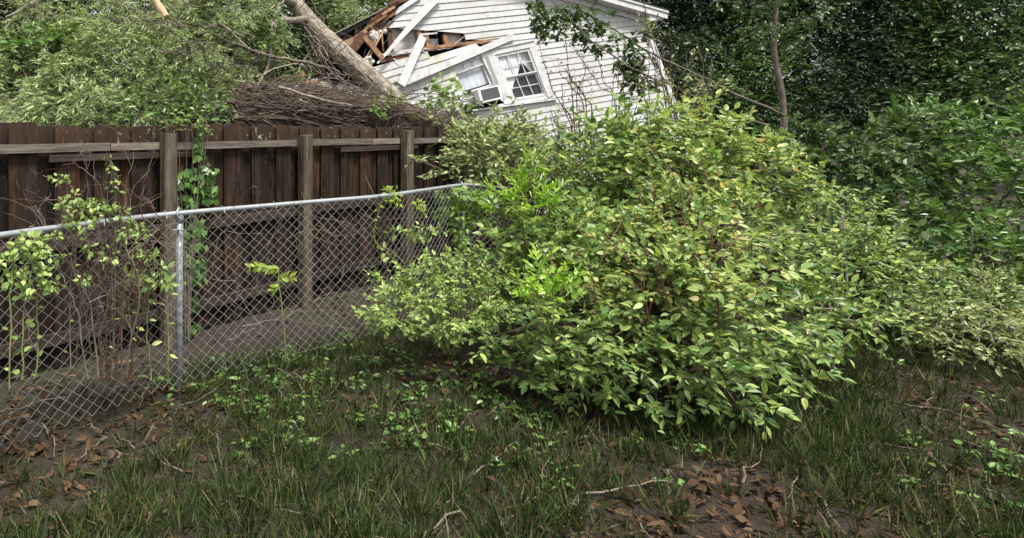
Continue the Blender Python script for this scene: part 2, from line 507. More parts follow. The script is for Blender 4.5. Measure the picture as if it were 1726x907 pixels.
SH['lobed'] = fan([(0, 0), (0.12, 0.18), (0.34, 0.28), (0.17, 0.42), (0.42, 0.62), (0.18, 0.72), (0, 1), (-0.18, 0.72), (-0.42, 0.62), (-0.17, 0.42), (-0.34, 0.28), (-0.12, 0.18)])

def frames(d, nrm):
    y = norm(d)
    x = norm(np.cross(y, nrm)); z = np.cross(x, y)
    return x, y, z

def leaf_arrays(shape, pos, d, nrm, L, W=1.0):
    v, f = SH[shape]
    x, y, z = frames(d, nrm)
    L = np.broadcast_to(L, (len(pos),))[:, None, None]
    W = np.broadcast_to(W, (len(pos),))[:, None, None]
    out = pos[:, None] + L * (v[None, :, 0:1] * x[:, None] * W + v[None, :, 1:2] * y[:, None] + v[None, :, 2:3] * z[:, None])
    k = len(v)
    off = (np.arange(len(pos)) * k)[:, None, None]
    faces = [(fi[None] + off).reshape(-1, fi.shape[1]) for fi in f]
    return out.reshape(-1, 3), faces

class Foliage:
    """leaves of one thing: the nearest ones become parts, the rest one mass"""
    def __init__(self): self.pos, self.d, self.n, self.L = [], [], [], []
    def add(self, pos, d, n, L):
        pos = np.atleast_2d(pos)
        self.pos.append(pos); self.d.append(np.broadcast_to(d, pos.shape)); self.n.append(np.broadcast_to(n, pos.shape))
        self.L.append(np.broadcast_to(L, (len(pos),)))
    def build(self, parent, mat, shape, hi=None, parts=0, name='foliage', W=1.0):
        pos, d, n, L = (np.concatenate(a) for a in (self.pos, self.d, self.n, self.L))
        ok = pos[:, 2] > 0.01
        pos, d, n, L = pos[ok], d[ok], n[ok], L[ok]
        px = CX + FPX * pos[:, 0] / np.maximum(pos[:, 1], 0.1)
        py = CY - FPX * (pos[:, 2] - EYE[2]) / np.maximum(pos[:, 1], 0.1)
        vis = (px > -5) & (px < 1240) & (py > -5) & (py < 520)
        score = np.where(vis, L / pos[:, 1], 0) * (1.0 + 0.6 * rng.random(len(pos))) - 0.002 * np.where(vis, 0, 5)
        # prefer the front layer
        cell = {}
        front = np.zeros(len(pos))
        order0 = np.argsort(pos[:, 1])
        for i in order0:
            key = (int(px[i] // 9), int(py[i] // 9))
            cell[key] = cell.get(key, 0) + 1
            front[i] = cell[key]
        score = score / front ** 1.5
        order = np.argsort(-score)
        k = min(parts, len(order))
        sel, rest = order[:k], order[k:]
        if k:
            v, f = SH[hi or shape]
            v = v.copy(); v[:, 0] *= W
            me = mesh_np('leaf', v, f, smooth=True)
            me.materials.append(mat)
            x, y, z = frames(d[sel], n[sel])
            for a in range(k):
                m = Matrix.Identity(4)
                s = float(L[sel[a]])
                for c, vec in enumerate((x[a], y[a], z[a])):
                    for r_ in range(3): m[r_][c] = float(vec[r_]) * s
                for r_ in range(3): m[r_][3] = float(pos[sel[a]][r_])
                link('leaf', me, None, parent, m)
        if len(rest):
            v, f = leaf_arrays(shape, pos[rest], d[rest], n[rest], L[rest], W)
            o = link(name, mesh_np(name, v, f), mat, parent)
            if parent is not None: o['kind'] = 'stuff'
            return o

def sprigs(fol, stems, base, dirs, length, nleaf, leafL, angle=55, up=0.8, rnd=0.45, droop=0.15, toward=0.25, stem_r=0.003, r=rng, opposite=False, t0=0.15):
    """twigs with leaves along them; vectorised over twigs"""
    n = len(base)
    dirs = norm(dirs)
    length = np.broadcast_to(length, (n,)) * r.uniform(0.7, 1.25, n)
    side = norm(np.cross(dirs, Z) + 1e-4)
    cam_d_ = norm(EYE - base)
    ca, sa = math.cos(math.radians(angle)), math.sin(math.radians(angle))
    for k in range(nleaf):
        t = t0 + (1 - t0) * (k + r.uniform(0.1, 0.9, n)) / nleaf
        p = base + dirs * (length * t)[:, None] - Z * (droop * length * t * t)[:, None]
        last = k == nleaf - 1
        sgns = [1 if k % 2 else -1] if not opposite else [1, -1]
        if last: sgns = [0]
        for s in sgns:
            d = dirs * (ca if s else 1) + side * (s * sa) + r.normal(0, 0.28, (n, 3)) - Z * droop * 0.6
            nn = Z * up + cam_d_ * toward + r.normal(0, rnd, (n, 3))
            fol.add(p + r.normal(0, 0.004, (n, 3)), norm(d), nn, leafL * r.uniform(0.5, 1.25, n))
    if stems is not None:
        for i in range(n):
            ts = np.array([0, 0.5, 1.0])
            pts = base[i] + dirs[i] * (length[i] * ts)[:, None] - Z * (droop * length[i] * ts ** 2)[:, None]
            stems.tube(pts, [stem_r, stem_r * 0.8, stem_r * 0.4], 3, cap=False)

def blob(x, y, D, rx, ry, rd=None):
    c = P(x, y, D)
    rd = (rx + ry) / 2 if rd is None else rd
    return c, np.array([rx, rd, ry]) * D / 1000.0

def shell(bl, n, rin=0.55, back=0.35, r=rng, lump=0.22):
    """points near the surface of ellipsoid blobs and the outward direction"""
    c, rad = bl
    d = norm(r.normal(0, 1, (n * 2, 3)))
    keep = (d[:, 1] < 0.35) | (r.random(n * 2) < back)
    d = d[keep][:n]
    q = rin + (1 - rin) * np.sqrt(r.random(len(d)))
    ph = r.uniform(0, 6.28, 3)
    q = q * (1 + lump * np.sin(d[:, 0] * 5 + ph[0]) * np.sin(d[:, 2] * 5 + ph[1]) + lump * 0.6 * np.sin(d[:, 0] * 11 + ph[2]))
    return c + d * rad * q[:, None], d

def stem_fan(mb, base, tips, r0=0.012, r1=0.004, w=0.03, sides=5, n=9):
    for t in tips:
        mid = (np.asarray(base) * 0.45 + np.asarray(t) * 0.55) + np.array([0, 0, 0.18 * np.linalg.norm(np.asarray(t) - base)])
        pts = wob(curve([base, mid, t], n), w)
        mb.tube(pts, np.linspace(r0, r1, n), sides)

def twigs(mb, pts, r0, r1, n_side, side_len, sides=4, spread=1.0, r=rng, zb=0.3):
    """a stem with short bare side twigs"""
    pts = np.asarray(pts); n = len(pts)
    mb.tube(pts, np.linspace(r0, r1, n), sides)
    tips = []
    for _ in range(n_side):
        i = r.integers(max(1, n // 5), n - 1)
        d = norm(norm(pts[i] - pts[i - 1]) * 0.7 + r.normal(0, spread, 3) * np.array([1, 0.6, 0.7]) + Z * zb)
        L = side_len * r.uniform(0.35, 1.2)
        q = wob(pts[i] + d * L * np.linspace(0, 1, 6)[:, None], L * 0.035, r)
        rr = r0 + (r1 - r0) * i / n
        mb.tube(q, np.linspace(rr * 0.6, r1 * 0.6, 6), 3, cap=False)
        tips.append((q[-1], d))
    return tips

#@@STRUCTURE
# ---------------------------------------------------------------- ground
def build_ground():
    n = 60
    xs = np.concatenate([[-900, -300, -100, -40], np.linspace(-14, 22, n), [60, 150, 400, 900]])
    ys = np.concatenate([[-300, -60, -15], np.linspace(-6, 24, n), [45, 120, 400, 1200]])
    X, Y = np.meshgrid(xs, ys)
    near = np.exp(-((X - 2) ** 2 + (Y - 6) ** 2) / 300)
    Zz = near * (0.02 * np.sin(X * 1.7 + 0.4) * np.cos(Y * 1.3) + 0.012 * np.sin(X * 4.1 + Y * 3.3))
    v = np.stack([X, Y, Zz], -1).reshape(-1, 3)
    w = len(xs)
    i = (np.arange(len(ys) - 1)[:, None] * w + np.arange(w - 1)[None]).ravel()
    f = np.stack([i, i + 1, i + w + 1, i + w], -1)
    o = link('ground', mesh_np('ground', v, [f], True), M['ground'])
    tag(o, 'bare dark soil and leaf mould under the fences and shrubs', 'ground', kind='structure')
build_ground()

# ---------------------------------------------------------------- house
U = norm([1, 0.40, 0.17]); V = norm([-0.35, 0.03, 1.0])
O0 = P(868, 168, 13.0)
class Plane:
    def __init__(self, O, U, V):
        self.O, self.U, self.V = O, U, V
        self.N = norm(np.cross(U, V))          # towards the viewer
    def uv(self, x, y):
        ray = P(x, y, 1.0) - EYE
        A = np.stack([self.U, self.V, -ray], 1)
        s = np.linalg.solve(A, EYE - self.O)
        return s[:2]
    def pt(self, u, v, w=0.0):
        return self.O + self.U * u + self.V * v + self.N * w
WALL = Plane(O0, U, V)
_p = WALL.pt(*WALL.uv(757, 110))
LOW = Plane(_p + WALL.N * 0.03, norm([1, 0.40, 0.34]), norm([-0.40, 0.02, 1.0]))

def scan(poly, v):
    out = []
    n = len(poly)
    for i in range(n):
        (u0, v0), (u1, v1) = poly[i], poly[(i + 1) % n]
        if (v0 <= v) != (v1 <= v):
            out.append(u0 + (u1 - u0) * (v - v0) / (v1 - v0))
    out.sort()
    return [(out[i], out[i + 1]) for i in range(0, len(out) - 1, 2)]

def subtract(iv, cut):
    for a, b in cut:
        nw = []
        for p, q in iv:
            if b <= p or a >= q: nw.append((p, q)); continue
            if a > p: nw.append((p, a))
            if b < q: nw.append((b, q))
        iv = nw
    return [(p, q) for p, q in iv if q - p > 0.04]

def siding(plane, poly, holes, pitch, parent, jag=0.0, w0=0.0):
    vs_ = [p[1] for p in poly]
    v = min(vs_) + rng.uniform(0, 0.02)
    while v < max(vs_):
        top = v + pitch
        res = []
        for vv in (v + 0.004, top - 0.004):
            iv = scan(poly, vv)
            for h in holes: iv = subtract(iv, scan(h, vv))
            res.append(iv)
        lo, hi = res
        if len(lo) != len(hi):
            m = scan(poly, v + pitch * 0.5)
            for h in holes: m = subtract(m, scan(h, v + pitch * 0.5))
            lo = hi = m
        for (a0, b0), (a1, b1) in zip(lo, hi):
            # split long runs at butt joints
            cuts = [0.0, 1.0]
            if b0 - a0 > 3.2: cuts = [0.0, rng.uniform(0.3, 0.7), 1.0]
            for s, t in zip(cuts[:-1], cuts[1:]):
                q0, q1 = a0 + (b0 - a0) * s, a0 + (b0 - a0) * t - (0.004 if t < 1 else 0)
                p0, p1 = a1 + (b1 - a1) * s, a1 + (b1 - a1) * t - (0.004 if t < 1 else 0)
                j = rng.uniform(-jag, jag, 4) if jag else np.zeros(4)
                sag = rng.normal(0, 0.003, 2)
                prd = rng.uniform(0, 0.006)
                mb = MB()
                f = plane.pt
                lapv = top + 0.012
                mb.hexa([f(q0 + j[0], v + sag[0], w0 + 0.0), f(q1 + j[1], v + sag[1], w0 + 0.0), f(q1 + j[1], v + sag[1], w0 + 0.029 + prd), f(q0 + j[0], v + sag[0], w0 + 0.029 + prd),
                         f(p0 + j[2], lapv, w0 + 0.0), f(p1 + j[3], lapv, w0 + 0.0), f(p1 + j[3], lapv, w0 + 0.011), f(p0 + j[2], lapv, w0 + 0.011)])
                mb.build('siding_board', M['siding'], parent)
        v = top

def plank_px(plane, a, b, wa, wb, w0, w1, name, mat, parent, twist=0.0):
    """plank lying on a plane between two photo points, widths in metres"""
    a = plane.uv(*a); b = plane.uv(*b)
    d = (b - a) / np.linalg.norm(b - a); n = np.array([-d[1], d[0]])
    mb = MB(); f = plane.pt
    w0a, w0b = (w0 if hasattr(w0, '__len__') else (w0, w0))
    th = w1
    c = []
    for ww in (0, th):
        for p, hw, wz in ((a - n * wa / 2, 0, w0a), (b - n * wb / 2, 0, w0b), (b + n * wb / 2, 0, w0b + twist), (a + n * wa / 2, 0, w0a + twist)):
            c.append(f(p[0], p[1], wz + ww))
    mb.hexa(c)
    return mb.build(name, mat, parent)

def build_house():
    base = WALL.pt(0, -2.6); base[2] = 0
    H = thing('collapsed_house', 'white clapboard house, racked and crushed open at the roof by the fallen trunk', 'house', base)
    uv = WALL.uv
    ground_v = lambda u: -2.9
    # main gable wall
    peak = uv(801, -61)
    Mpoly = [uv(658, 36), uv(702, -2), peak, uv(1086, 24), uv(1131, 176), uv(1185, 330), uv(845, 400), uv(790, 215), uv(785, 185), uv(757, 110), uv(858, 66),
             uv(838, 66), uv(784, 68), uv(781, 53), uv(722, 58), uv(719, 45), uv(640, 49)]
    win_r = [uv(832, 94), uv(890, 82), uv(920, 161), uv(867, 170)]
    win_l = [uv(759, 112), uv(812, 92), uv(842, 168), uv(787, 183)]
    def grow(q, l, r_, b, t):
        c = [np.array(p) for p in q]
        f = lambda s, tt: (c[3] * (1 - s) + c[2] * s) * (1 - tt) + (c[0] * (1 - s) + c[1] * s) * tt
        return f, [f(-l, 1 + t), f(1 + r_, 1 + t), f(1 + r_, -b), f(-l, -b)]
    fr, open_r = grow(win_r, 0.30, 0.14, 0.06, 0.06)
    fl, open_l = grow(win_l, 0.06, 0.2, 0.06, 0.06)
    siding(WALL, Mpoly, [open_r, open_l], 0.143, H)
    # lower left part of the wall, rotated further by the collapse
    lu = LOW.uv
    Lpoly = [lu(520, 165), lu(548, 140), lu(604, 148), lu(608, 118), lu(644, 110), lu(706, 92), lu(733, 93), lu(790, 76), lu(842, 68), lu(760, 104), lu(790, 190), lu(830, 330), lu(560, 330), lu(500, 230)]
    siding(LOW, Lpoly, [], 0.137, H, jag=0.02)

    # windows
    def window(f, label, left_blind):
        W = empty('window', parent=H)
        W['label'] = label
        pt = WALL.pt
        def strip(s0, s1, t0, t1, w0, w1, name, mat):
            mb = MB(); c = []
            for w in (w0, w1):
                for s, t in ((s0, t0), (s1, t0), (s1, t1), (s0, t1)):
                    u, v = f(s, t); c.append(pt(u, v, w))
            mb.hexa(c)
            return mb.build(name, mat, W)
        # casing
        if left_blind:
            strip(-0.10, -0.004, -0.04, 1.09, 0.006, 0.048, 'casing', M['trim'])
            strip(1.004, 1.12, -0.04, 1.003, 0.006, 0.046, 'casing', M['trim'])
            strip(-0.004, 1.12, 1.006, 1.09, 0.006, 0.05, 'casing', M['trim'])
        else:
            strip(-0.36, -0.004, -0.04, 1.004, 0.006, 0.046, 'casing', M['trim'])
            strip(1.004, 1.2, -0.04, 1.004, 0.006, 0.046, 'casing', M['trim'])
            strip(-0.36, 1.2, 1.008, 1.115, 0.006, 0.05, 'casing', M['trim'])
            strip(-0.38, 1.22, 1.119, 1.135, 0.006, 0.075, 'drip_cap', M['trim'])
        # jamb returns and stops
        for s0, s1, t0, t1 in ((0.0, 0.025, 0, 1), (0.975, 1.0, 0, 1), (0.027, 0.973, 0.98, 1.0), (0.027, 0.973, 0.0, 0.03)):
            strip(s0, s1, t0, t1, -0.10, 0.03, 'jamb', M['trim_old'])
        mid = 0.5 if not left_blind else 0.36
        # sashes: upper outer, lower inner
        def sash(t0, t1, wz, cols, rows):
            wz += 0.028
            a, b = 0.028, 0.972
            rw, rh = 0.034, 0.026
            strip(a, a + rw, t0, t1, wz, wz + 0.03, 'sash', M['trim_old'])
            strip(b - rw, b, t0, t1, wz, wz + 0.03, 'sash', M['trim_old'])
            strip(a + rw + .002, b - rw - .002, t0, t0 + rh, wz, wz + 0.03, 'sash', M['trim_old'])
            strip(a + rw + .002, b - rw - .002, t1 - rh, t1, wz, wz + 0.03, 'sash', M['trim_old'])
            x0, x1, y0, y1 = a + rw, b - rw, t0 + rh, t1 - rh
            for i in range(1, cols):
                s = x0 + (x1 - x0) * i / cols
                strip(s - 0.010, s + 0.010, y0, y1, wz + 0.006, wz + 0.027, 'muntin', M['trim_old'])
            for j in range(1, rows):
                t = y0 + (y1 - y0) * j / rows
                strip(x0, x1, t - 0.008, t + 0.008, wz + 0.008, wz + 0.024, 'muntin', M['trim_old'])
            for i in range(cols):
                for j in range(rows):
                    strip(x0 + (x1 - x0) * i / cols + 0.004, x0 + (x1 - x0) * (i + 1) / cols - 0.004,
                          y0 + (y1 - y0) * j / rows + 0.004, y0 + (y1 - y0) * (j + 1) / rows - 0.004, wz + 0.013, wz + 0.016, 'pane', M['glass'])
        if left_blind:
            sash(0.79, 0.978, -0.03, 3, 1)
            sash(mid - 0.16, mid - 0.002, -0.065, 3, 1)
            strip(0.06, 0.10, mid, 0.788, -0.03, 0.0, 'sash', M['trim_old']); strip(0.90, 0.94, mid, 0.788, -0.03, 0.0, 'sash', M['trim_old'])
            strip(0.102, 0.898, mid, mid + 0.03, -0.034, -0.004, 'sash', M['rail_dark'])
            strip(0.102, 0.898, mid + 0.032, 0.786, -0.024, -0.021, 'pane', M['glass'])
        else:
            sash(mid, 0.978, -0.03, 3, 2)
            sash(0.032, mid - 0.002, -0.065, 3, 2)
            strip(0.06, 0.94, 0.034, mid - 0.004, -0.052, -0.050, 'insect_screen', M['screen'])
        return W, strip
    WR, strip_r = window(fr, 'right window with small panes, drawn-back white curtains and a dark lower screen', False)
    WL, strip_l = window(fl, 'left window with a white roller blind, tilted and holding the air conditioner', True)
    # curtains
    def cloth(f, W, pts_st, w, mat, name, waves=7, amp=0.004):
        """gathered cloth given left and right edges as (s,t) top to bottom"""
        L_, R_ = pts_st
        ny, nx = 14, 60
        v = []
        for i in range(ny):
            a = i / (ny - 1)
            l = np.array(L_[0]) * (1 - a) + np.array(L_[1]) * a
            r_ = np.array(R_[0]) * (1 - a) + np.array(R_[1]) * a
            if len(L_) == 3:
                l = np.array(L_[0]) * (1 - a) ** 2 + 2 * a * (1 - a) * np.array(L_[1]) + a * a * np.array(L_[2])
                r_ = np.array(R_[0]) * (1 - a) ** 2 + 2 * a * (1 - a) * np.array(R_[1]) + a * a * np.array(R_[2])
            for k in range(nx):
                b = k / (nx - 1)
                st = l * (1 - b) + r_ * b
                u, vv = f(*st)
                v.append(WALL.pt(u, vv, w + amp * math.sin(b * waves * 6.28 + 0.5 * math.sin(a * 3))))
        i = (np.arange(ny - 1)[:, None] * nx + np.arange(nx - 1)[None]).ravel()
        fc = np.stack([i, i + 1, i + nx + 1, i + nx], -1)
        link(name, mesh_np(name, np.array(v), [fc], True), mat, W)
    cloth(fr, WR, ([(0.02, 0.99), (0.02, 0.5), (0.0, 0.02)], [(0.80, 0.99), (0.62, 0.6), (0.12, 0.3)]), -0.028, M['curtain'], 'curtain')
    cloth(fr, WR, ([(0.55, 0.99), (0.86, 0.65), (0.88, 0.50)], [(0.985, 0.99), (0.98, 0.6), (0.985, 0.45)]), -0.075, M['curtain'], 'curtain', 5)
    cloth(fr, WR, ([(0.05, 0.46), (0.05, 0.2), (0.05, 0.02)], [(0.5, 0.46), (0.3, 0.3), (0.72, 0.02)]), -0.085, M['curtain_grey'], 'curtain', 6)
    cloth(fl, WL, ([(0.02, 0.99), (0.02, 0.82)], [(0.98, 0.99), (0.98, 0.82)]), -0.02, M['curtain'], 'roller_blind', 1, 0.002)
    cloth(fl, WL, ([(0.02, 0.86), (0.02, 0.2)], [(0.98, 0.86), (0.98, 0.2)]), -0.06, M['curtain_grey'], 'curtain', 5, 0.003)
    # filler panel beside the air conditioner
    strip_l(0.055, 0.28, 0.095, 0.20, -0.05, -0.03, 'filler_panel', M['trim_old'])
    strip_l(0.052, 0.948, 0.032, 0.093, -0.06, 0.02, 'filler_panel', M['trim_old'])
    # shared sill
    a, b = uv(781, 188), uv(935, 167)
    mb = MB(); f = WALL.pt; c = []
    for w in (0.0, 0.09):
        c += [f(a[0], a[1] - 0.028, w), f(b[0], b[1] - 0.028, w), f(b[0], b[1] + 0.012 - w * 0.15, w), f(a[0], a[1] + 0.012 - w * 0.15, w)]
    mb.hexa(c); mb.build('window_sill', M['trim_old'], H)

    # corner board and cable
    plank_px(WALL, (1090, 50), (1188, 330), 0.13, 0.13, 0.006, 0.045, 'corner_board', M['trim'], H)
    pts = [WALL.pt(*uv(x, y), 0.07) for x, y in ((1096, 96), (1104, 112), (1113, 135), (1121, 160), (1128, 178), (1140, 230))]
    MB().tube(curve(pts, 18), 0.018, 6).build('cable', M['cable'], H)
    # roof, right slope
    e = np.array(uv(1109, 26)); r_ = (e - peak) / np.linalg.norm(e - peak); n_ = np.array([-r_[1], r_[0]])
    def rbar(p0, p1, lo, hi, w0, w1, name, mat, par=H):
        mb = MB(); c = []
        for w in (w0, w1):
            for p, h in ((p0, lo), (p1, lo), (p1, hi), (p0, hi)):
                q = p + n_ * h; c.append(WALL.pt(q[0], q[1], w))
        mb.hexa(c); return mb.build(name, mat, par)
    roof = rbar(peak, e, -0.02, 0.06, -7.5, 0.30, 'roof', M['shingle'])
    rbar(peak, e - r_ * 0.02, -0.20, -0.024, 0.262, 0.297, 'rake_board', M['trim'], roof)
    rbar(peak, e, -0.05, -0.004, 0.301, 0.325, 'rake_trim', M['trim'], roof)
    rbar(peak, e - r_ * 0.05, -0.19, -0.165, 0.05, 0.26, 'soffit', M['trim_old'], roof)
    rbar(peak, e - r_ * 0.34, -0.33, -0.195, 0.04, 0.065, 'frieze_board', M['trim_old'], roof)
    # eave return
    mb = MB(); c = []
    q0, q1, q2, q3 = np.array(uv(1082, 41)), np.array(uv(1106, 37)), np.array(uv(1107, 30)), np.array(uv(1080, 26))
    for w in (-7.3, 0.255):
        for q in (q0, q1, q2, q3): c.append(WALL.pt(q[0], q[1], w))
    mb.hexa(c); mb.build('eave_return', M['trim'], roof)
    # roof, left slope torn: dark deck with an edge
    a, b = np.array(uv(556, 62)), peak
    l_ = (b - a) / np.linalg.norm(b - a); m_ = np.array([-l_[1], l_[0]])
    def lbar(s0, s1, lo, hi, w0, w1, name, mat, par=H):
        mb = MB(); c = []
        for w in (w0, w1):
            for s, h in ((s0, lo), (s1, lo), (s1, hi), (s0, hi)):
                q = a + l_ * s + m_ * h; c.append(WALL.pt(q[0], q[1] + min(w, 0) * 0.26, w))
        mb.hexa(c); return mb.build(name, mat, par)
    Lr = np.linalg.norm(b - a)
    roof2 = lbar(0, Lr, -0.06, 0.0, -4.0, -0.05, 'roof', M['shingle'])
    lbar(-0.05, Lr, 0.004, 0.028, -4.0, 0.0, 'roof_edge', M['bark'], roof2)
    for k in range(9):   # torn felt flaps
        s = 0.1 + k * 0.24 + rng.uniform(-.05, .05)
        lbar(s, s + rng.uniform(0.15, 0.3), -rng.uniform(0.12, 0.38), -0.062, -0.16, -0.14 + 0.01 * (k % 3), 'roofing_felt', M['shingle'], roof2)
    # split sheathing and rafters along the break
    pl = lambda *a_: plank_px(WALL, *a_)
    frag = [((655, 8), (702, -6), .10, .08, 'redwood', 0.02), ((632, 30), (668, 8), .10, .07, 'redwood', 0.06), ((640, 27), (660, 16), .06, .05, 'rawwood', 0.10),
            ((620, 45), (650, 24), .12, .09, 'redwood', 0.0), ((612, 52), (646, 30), .05, .04, 'rawwood', 0.09), ((578, 81), (614, 54), .10, .08, 'tanwood', 0.03),
            ((583, 70), (600, 62), .07, .05, 'rawwood', -0.10), ((592, 86), (609, 60), .15, .16, 'redwood', 0.12), ((608, 66), (637, 103), .09, .10, 'rawwood', 0.16),
            ((640, 48), (652, 24), .05, .05, 'redwood', 0.03), ((628, 50), (652, 44), .10, .12, 'redwood', -0.03), ((622, 37), (630, 34), .06, .04, 'rawwood', 0.13),
            ((643, 59), (644, 88), .03, .02, 'rawwood', 0.0), ((618, 100), (640, 57), .02, .02, 'tanwood', 0.14), ((612, 102), (628, 72), .015, .015, 'tanwood', 0.13),
            ((600, 75), (622, 62), .05, .04, 'rawwood', -0.05), ((648, 33), (660, 26), .08, .03, 'rawwood', 0.07)]
    for a_, b_, wa, wb, mt, w in frag:
        pl(a_, b_, wa, wb, (w - 0.03, w + 0.03), 0.045, 'broken_rafter', M[mt], H, rng.uniform(-.04, .04))
    for k in range(46):
        x = rng.uniform(570, 662); y = np.interp(x, [570, 610, 662], [72, 48, 14]) + abs(rng.normal(0, 16))
        an = rng.normal(-0.6, 0.8); ln = rng.uniform(5, 17)
        pl((x, y), (x + ln * math.cos(an), y + ln * math.sin(an)), rng.uniform(.015, .05), rng.uniform(.008, .03), (rng.uniform(-.08, .12), rng.uniform(-.08, .16)), 0.012, 'splinter', M[['rawwood', 'redwood', 'tanwood', 'bark', 'shingle'][k % 5]], H, rng.uniform(-.03, .03))
    for k in range(14):
        x = rng.uniform(650, 850); y = np.interp(x, [650, 720, 850], [96, 82, 64]) + rng.normal(0, 3)
        an = rng.normal(-0.2, 0.3); ln = rng.uniform(6, 20)
        pl((x, y), (x + ln * math.cos(an), y + ln * math.sin(an)), rng.uniform(.012, .03), .008, (rng.uniform(.02, .06), rng.uniform(.02, .09)), 0.01, 'splinter', M[['rawwood', 'tanwood', 'siding'][k % 3]], H)
    for c in ([(612, 60), (616, 78), (610, 95), (618, 106)], [(648, 50), (650, 66), (642, 80), (646, 92)], [(728, 60), (734, 70), (730, 80), (738, 84)]):
        MB().tube(curve([WALL.pt(*uv(*q), 0.12) for q in c], 14), 0.008, 5).build('wire', M['cable'], H)
    # framing and lining in the hole
    pl((657, 50), (661, 90), .11, .11, -0.11, 0.09, 'wall_stud', M['redwood'], H)
    pl((706, 44), (712, 80), .10, .10, -0.11, 0.09, 'wall_stud', M['tanwood'], H)
    pl((717, 42), (724, 80), .09, .09, -0.12, 0.09, 'wall_stud', M['rawwood'], H)
    pl((751, 58), (755, 76), .10, .10, -0.11, 0.09, 'wall_stud', M['rawwood'], H)
    pl((783, 50), (789, 72), .08, .08, -0.11, 0.09, 'wall_stud', M['redwood'], H)
    pl((702, 84), (850, 66), .07, .07, -0.06, 0.085, 'wall_plate', M['rawwood'], H)
    pl((640, 103), (704, 90), .09, .07, -0.07, 0.09, 'wall_plate', M['redwood'], H)
    pl((640, 94), (712, 84), .05, .10, 0.03, 0.03, 'torn_siding', M['siding'], H)
    pl((705, 60), (735, 57), .05, .03, 0.04, 0.02, 'torn_siding', M['siding'], H)
    # lining panels set back behind the studs
    def panel(pts, w, mat, name, th=0.015):
        q = [np.array(uv(*p)) for p in pts]
        mb = MB(); c = []
        for ww in (w - th, w):
            for p in q: c.append(WALL.pt(p[0], p[1], ww))
        mb.hexa(c); return mb.build(name, mat, H)
    panel([(664, 95), (704, 90), (706, 44), (658, 46)], -0.13, M['plaster'], 'plaster_panel')
    panel([(758, 80), (784, 74), (781, 50), (752, 54)], -0.13, M['plaster'], 'plaster_panel')
    panel([(722, 84), (745, 80), (744, 62), (722, 62)], -0.15, M['insul'], 'plaster_panel')
    # insulation lumps and debris
    def lump(x, y, w, s, mat, name):
        c = WALL.pt(*uv(x, y), w)
        d = norm(rng.normal(0, 1, (60, 3)))
        import bmesh
        bm = bmesh.new()
        for q in d * s * rng.uniform(0.55, 1.15, (60, 1)) * np.array([1.0, 0.6, 0.8]) + c: bm.verts.new(q)
        r = bmesh.ops.convex_hull(bm, input=bm.verts)
        for vtx in [g for g in r['geom_interior'] if isinstance(g, bmesh.types.BMVert)]: bm.verts.remove(vtx)
        me = bpy.data.meshes.new(name); bm.to_mesh(me); bm.free()
        link(name, me, mat, H)
    for x, y, w, s in ((626, 62, 0.05, .15), (636, 58, 0.02, .12), (622, 70, 0.0, .09), (646, 54, 0.04, .07)):
        lump(x, y, w, s, M['insul'], 'insulation_batt')
    for x, y, w, s in ((614, 103, 0.18, .09), (620, 108, 0.16, .08), (611, 110, 0.2, .07)):
        lump(x, y, w, s, M['plaster'], 'plaster_chunk')
    # loose white trim boards
    pl((677, 141), (862, 63), .135, .135, (0.13, 0.065), 0.035, 'fallen_trim_board', M['trim'], H)
    pl((669, 147), (708, 65), .16, .155, (0.20, 0.12), 0.03, 'fallen_trim_board', M['trim_old'], H)
    pl((630, 111), (735, -6), .03, .19, (0.17, 0.10), 0.035, 'split_trim_board', M['trim'], H)
    pl((634, 107), (712, 20), .02, .05, (0.155, 0.085), 0.014, 'split_trim_edge', M['rawwood'], H)
    pl((661, 25), (706, -5), .09, .09, (0.05, 0.05), 0.035, 'rake_board', M['trim'], H)
    pl((664, 138), (800, 90), .05, .03, 0.055, 0.02, 'fallen_trim_board', M['trim_old'], H)
    # collapsed eave lying left of the trunk: orange splinter and lath
    pl((499, 140), (503, 124), .12, .10, (0.3, 0.25), 0.05, 'broken_rafter', M['rawwood'], H)
    pl((500, 143), (532, 150), .10, .12, (0.3, 0.3), 0.04, 'broken_rafter', M['tanwood'], H)
    for x, y in ((535, 150), (524, 146), (545, 155)): lump(x, y, 0.25, .12, M['plaster'], 'plaster_chunk')
    # back rooms: partition, side wall, floor deck so that the break looks into a house
    bk = WALL.N * -1
    def room(c8, name, mat):
        MB().hexa(c8).build(name, mat, H)
    pt = WALL.pt
    uR = uv(1130, 176)[0]; uL = uv(560, 100)[0]
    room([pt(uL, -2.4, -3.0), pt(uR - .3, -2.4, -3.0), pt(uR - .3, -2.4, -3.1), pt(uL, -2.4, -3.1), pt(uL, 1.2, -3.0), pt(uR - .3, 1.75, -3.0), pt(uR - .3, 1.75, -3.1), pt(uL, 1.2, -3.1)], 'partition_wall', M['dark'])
    room([pt(uR - .02, -2.4, -0.05), pt(uR - .12, -2.4, -0.05), pt(uR - .12, -2.4, -7.2), pt(uR - .02, -2.4, -7.2), pt(uR - .02, 1.9, -0.05), pt(uR - .12, 1.9, -0.05), pt(uR - .12, 1.9, -7.2), pt(uR - .02, 1.9, -7.2)], 'side_wall', M['siding'])
    room([pt(uL, -2.4, -7.0), pt(uR - .3, -2.4, -7.0), pt(uR - .3, -2.4, -7.1), pt(uL, -2.4, -7.1), pt(uL, 1.2, -7.0), pt(uR - .3, 1.75, -7.0), pt(uR - .3, 1.75, -7.1), pt(uL, 1.2, -7.1)], 'back_wall', M['siding'])
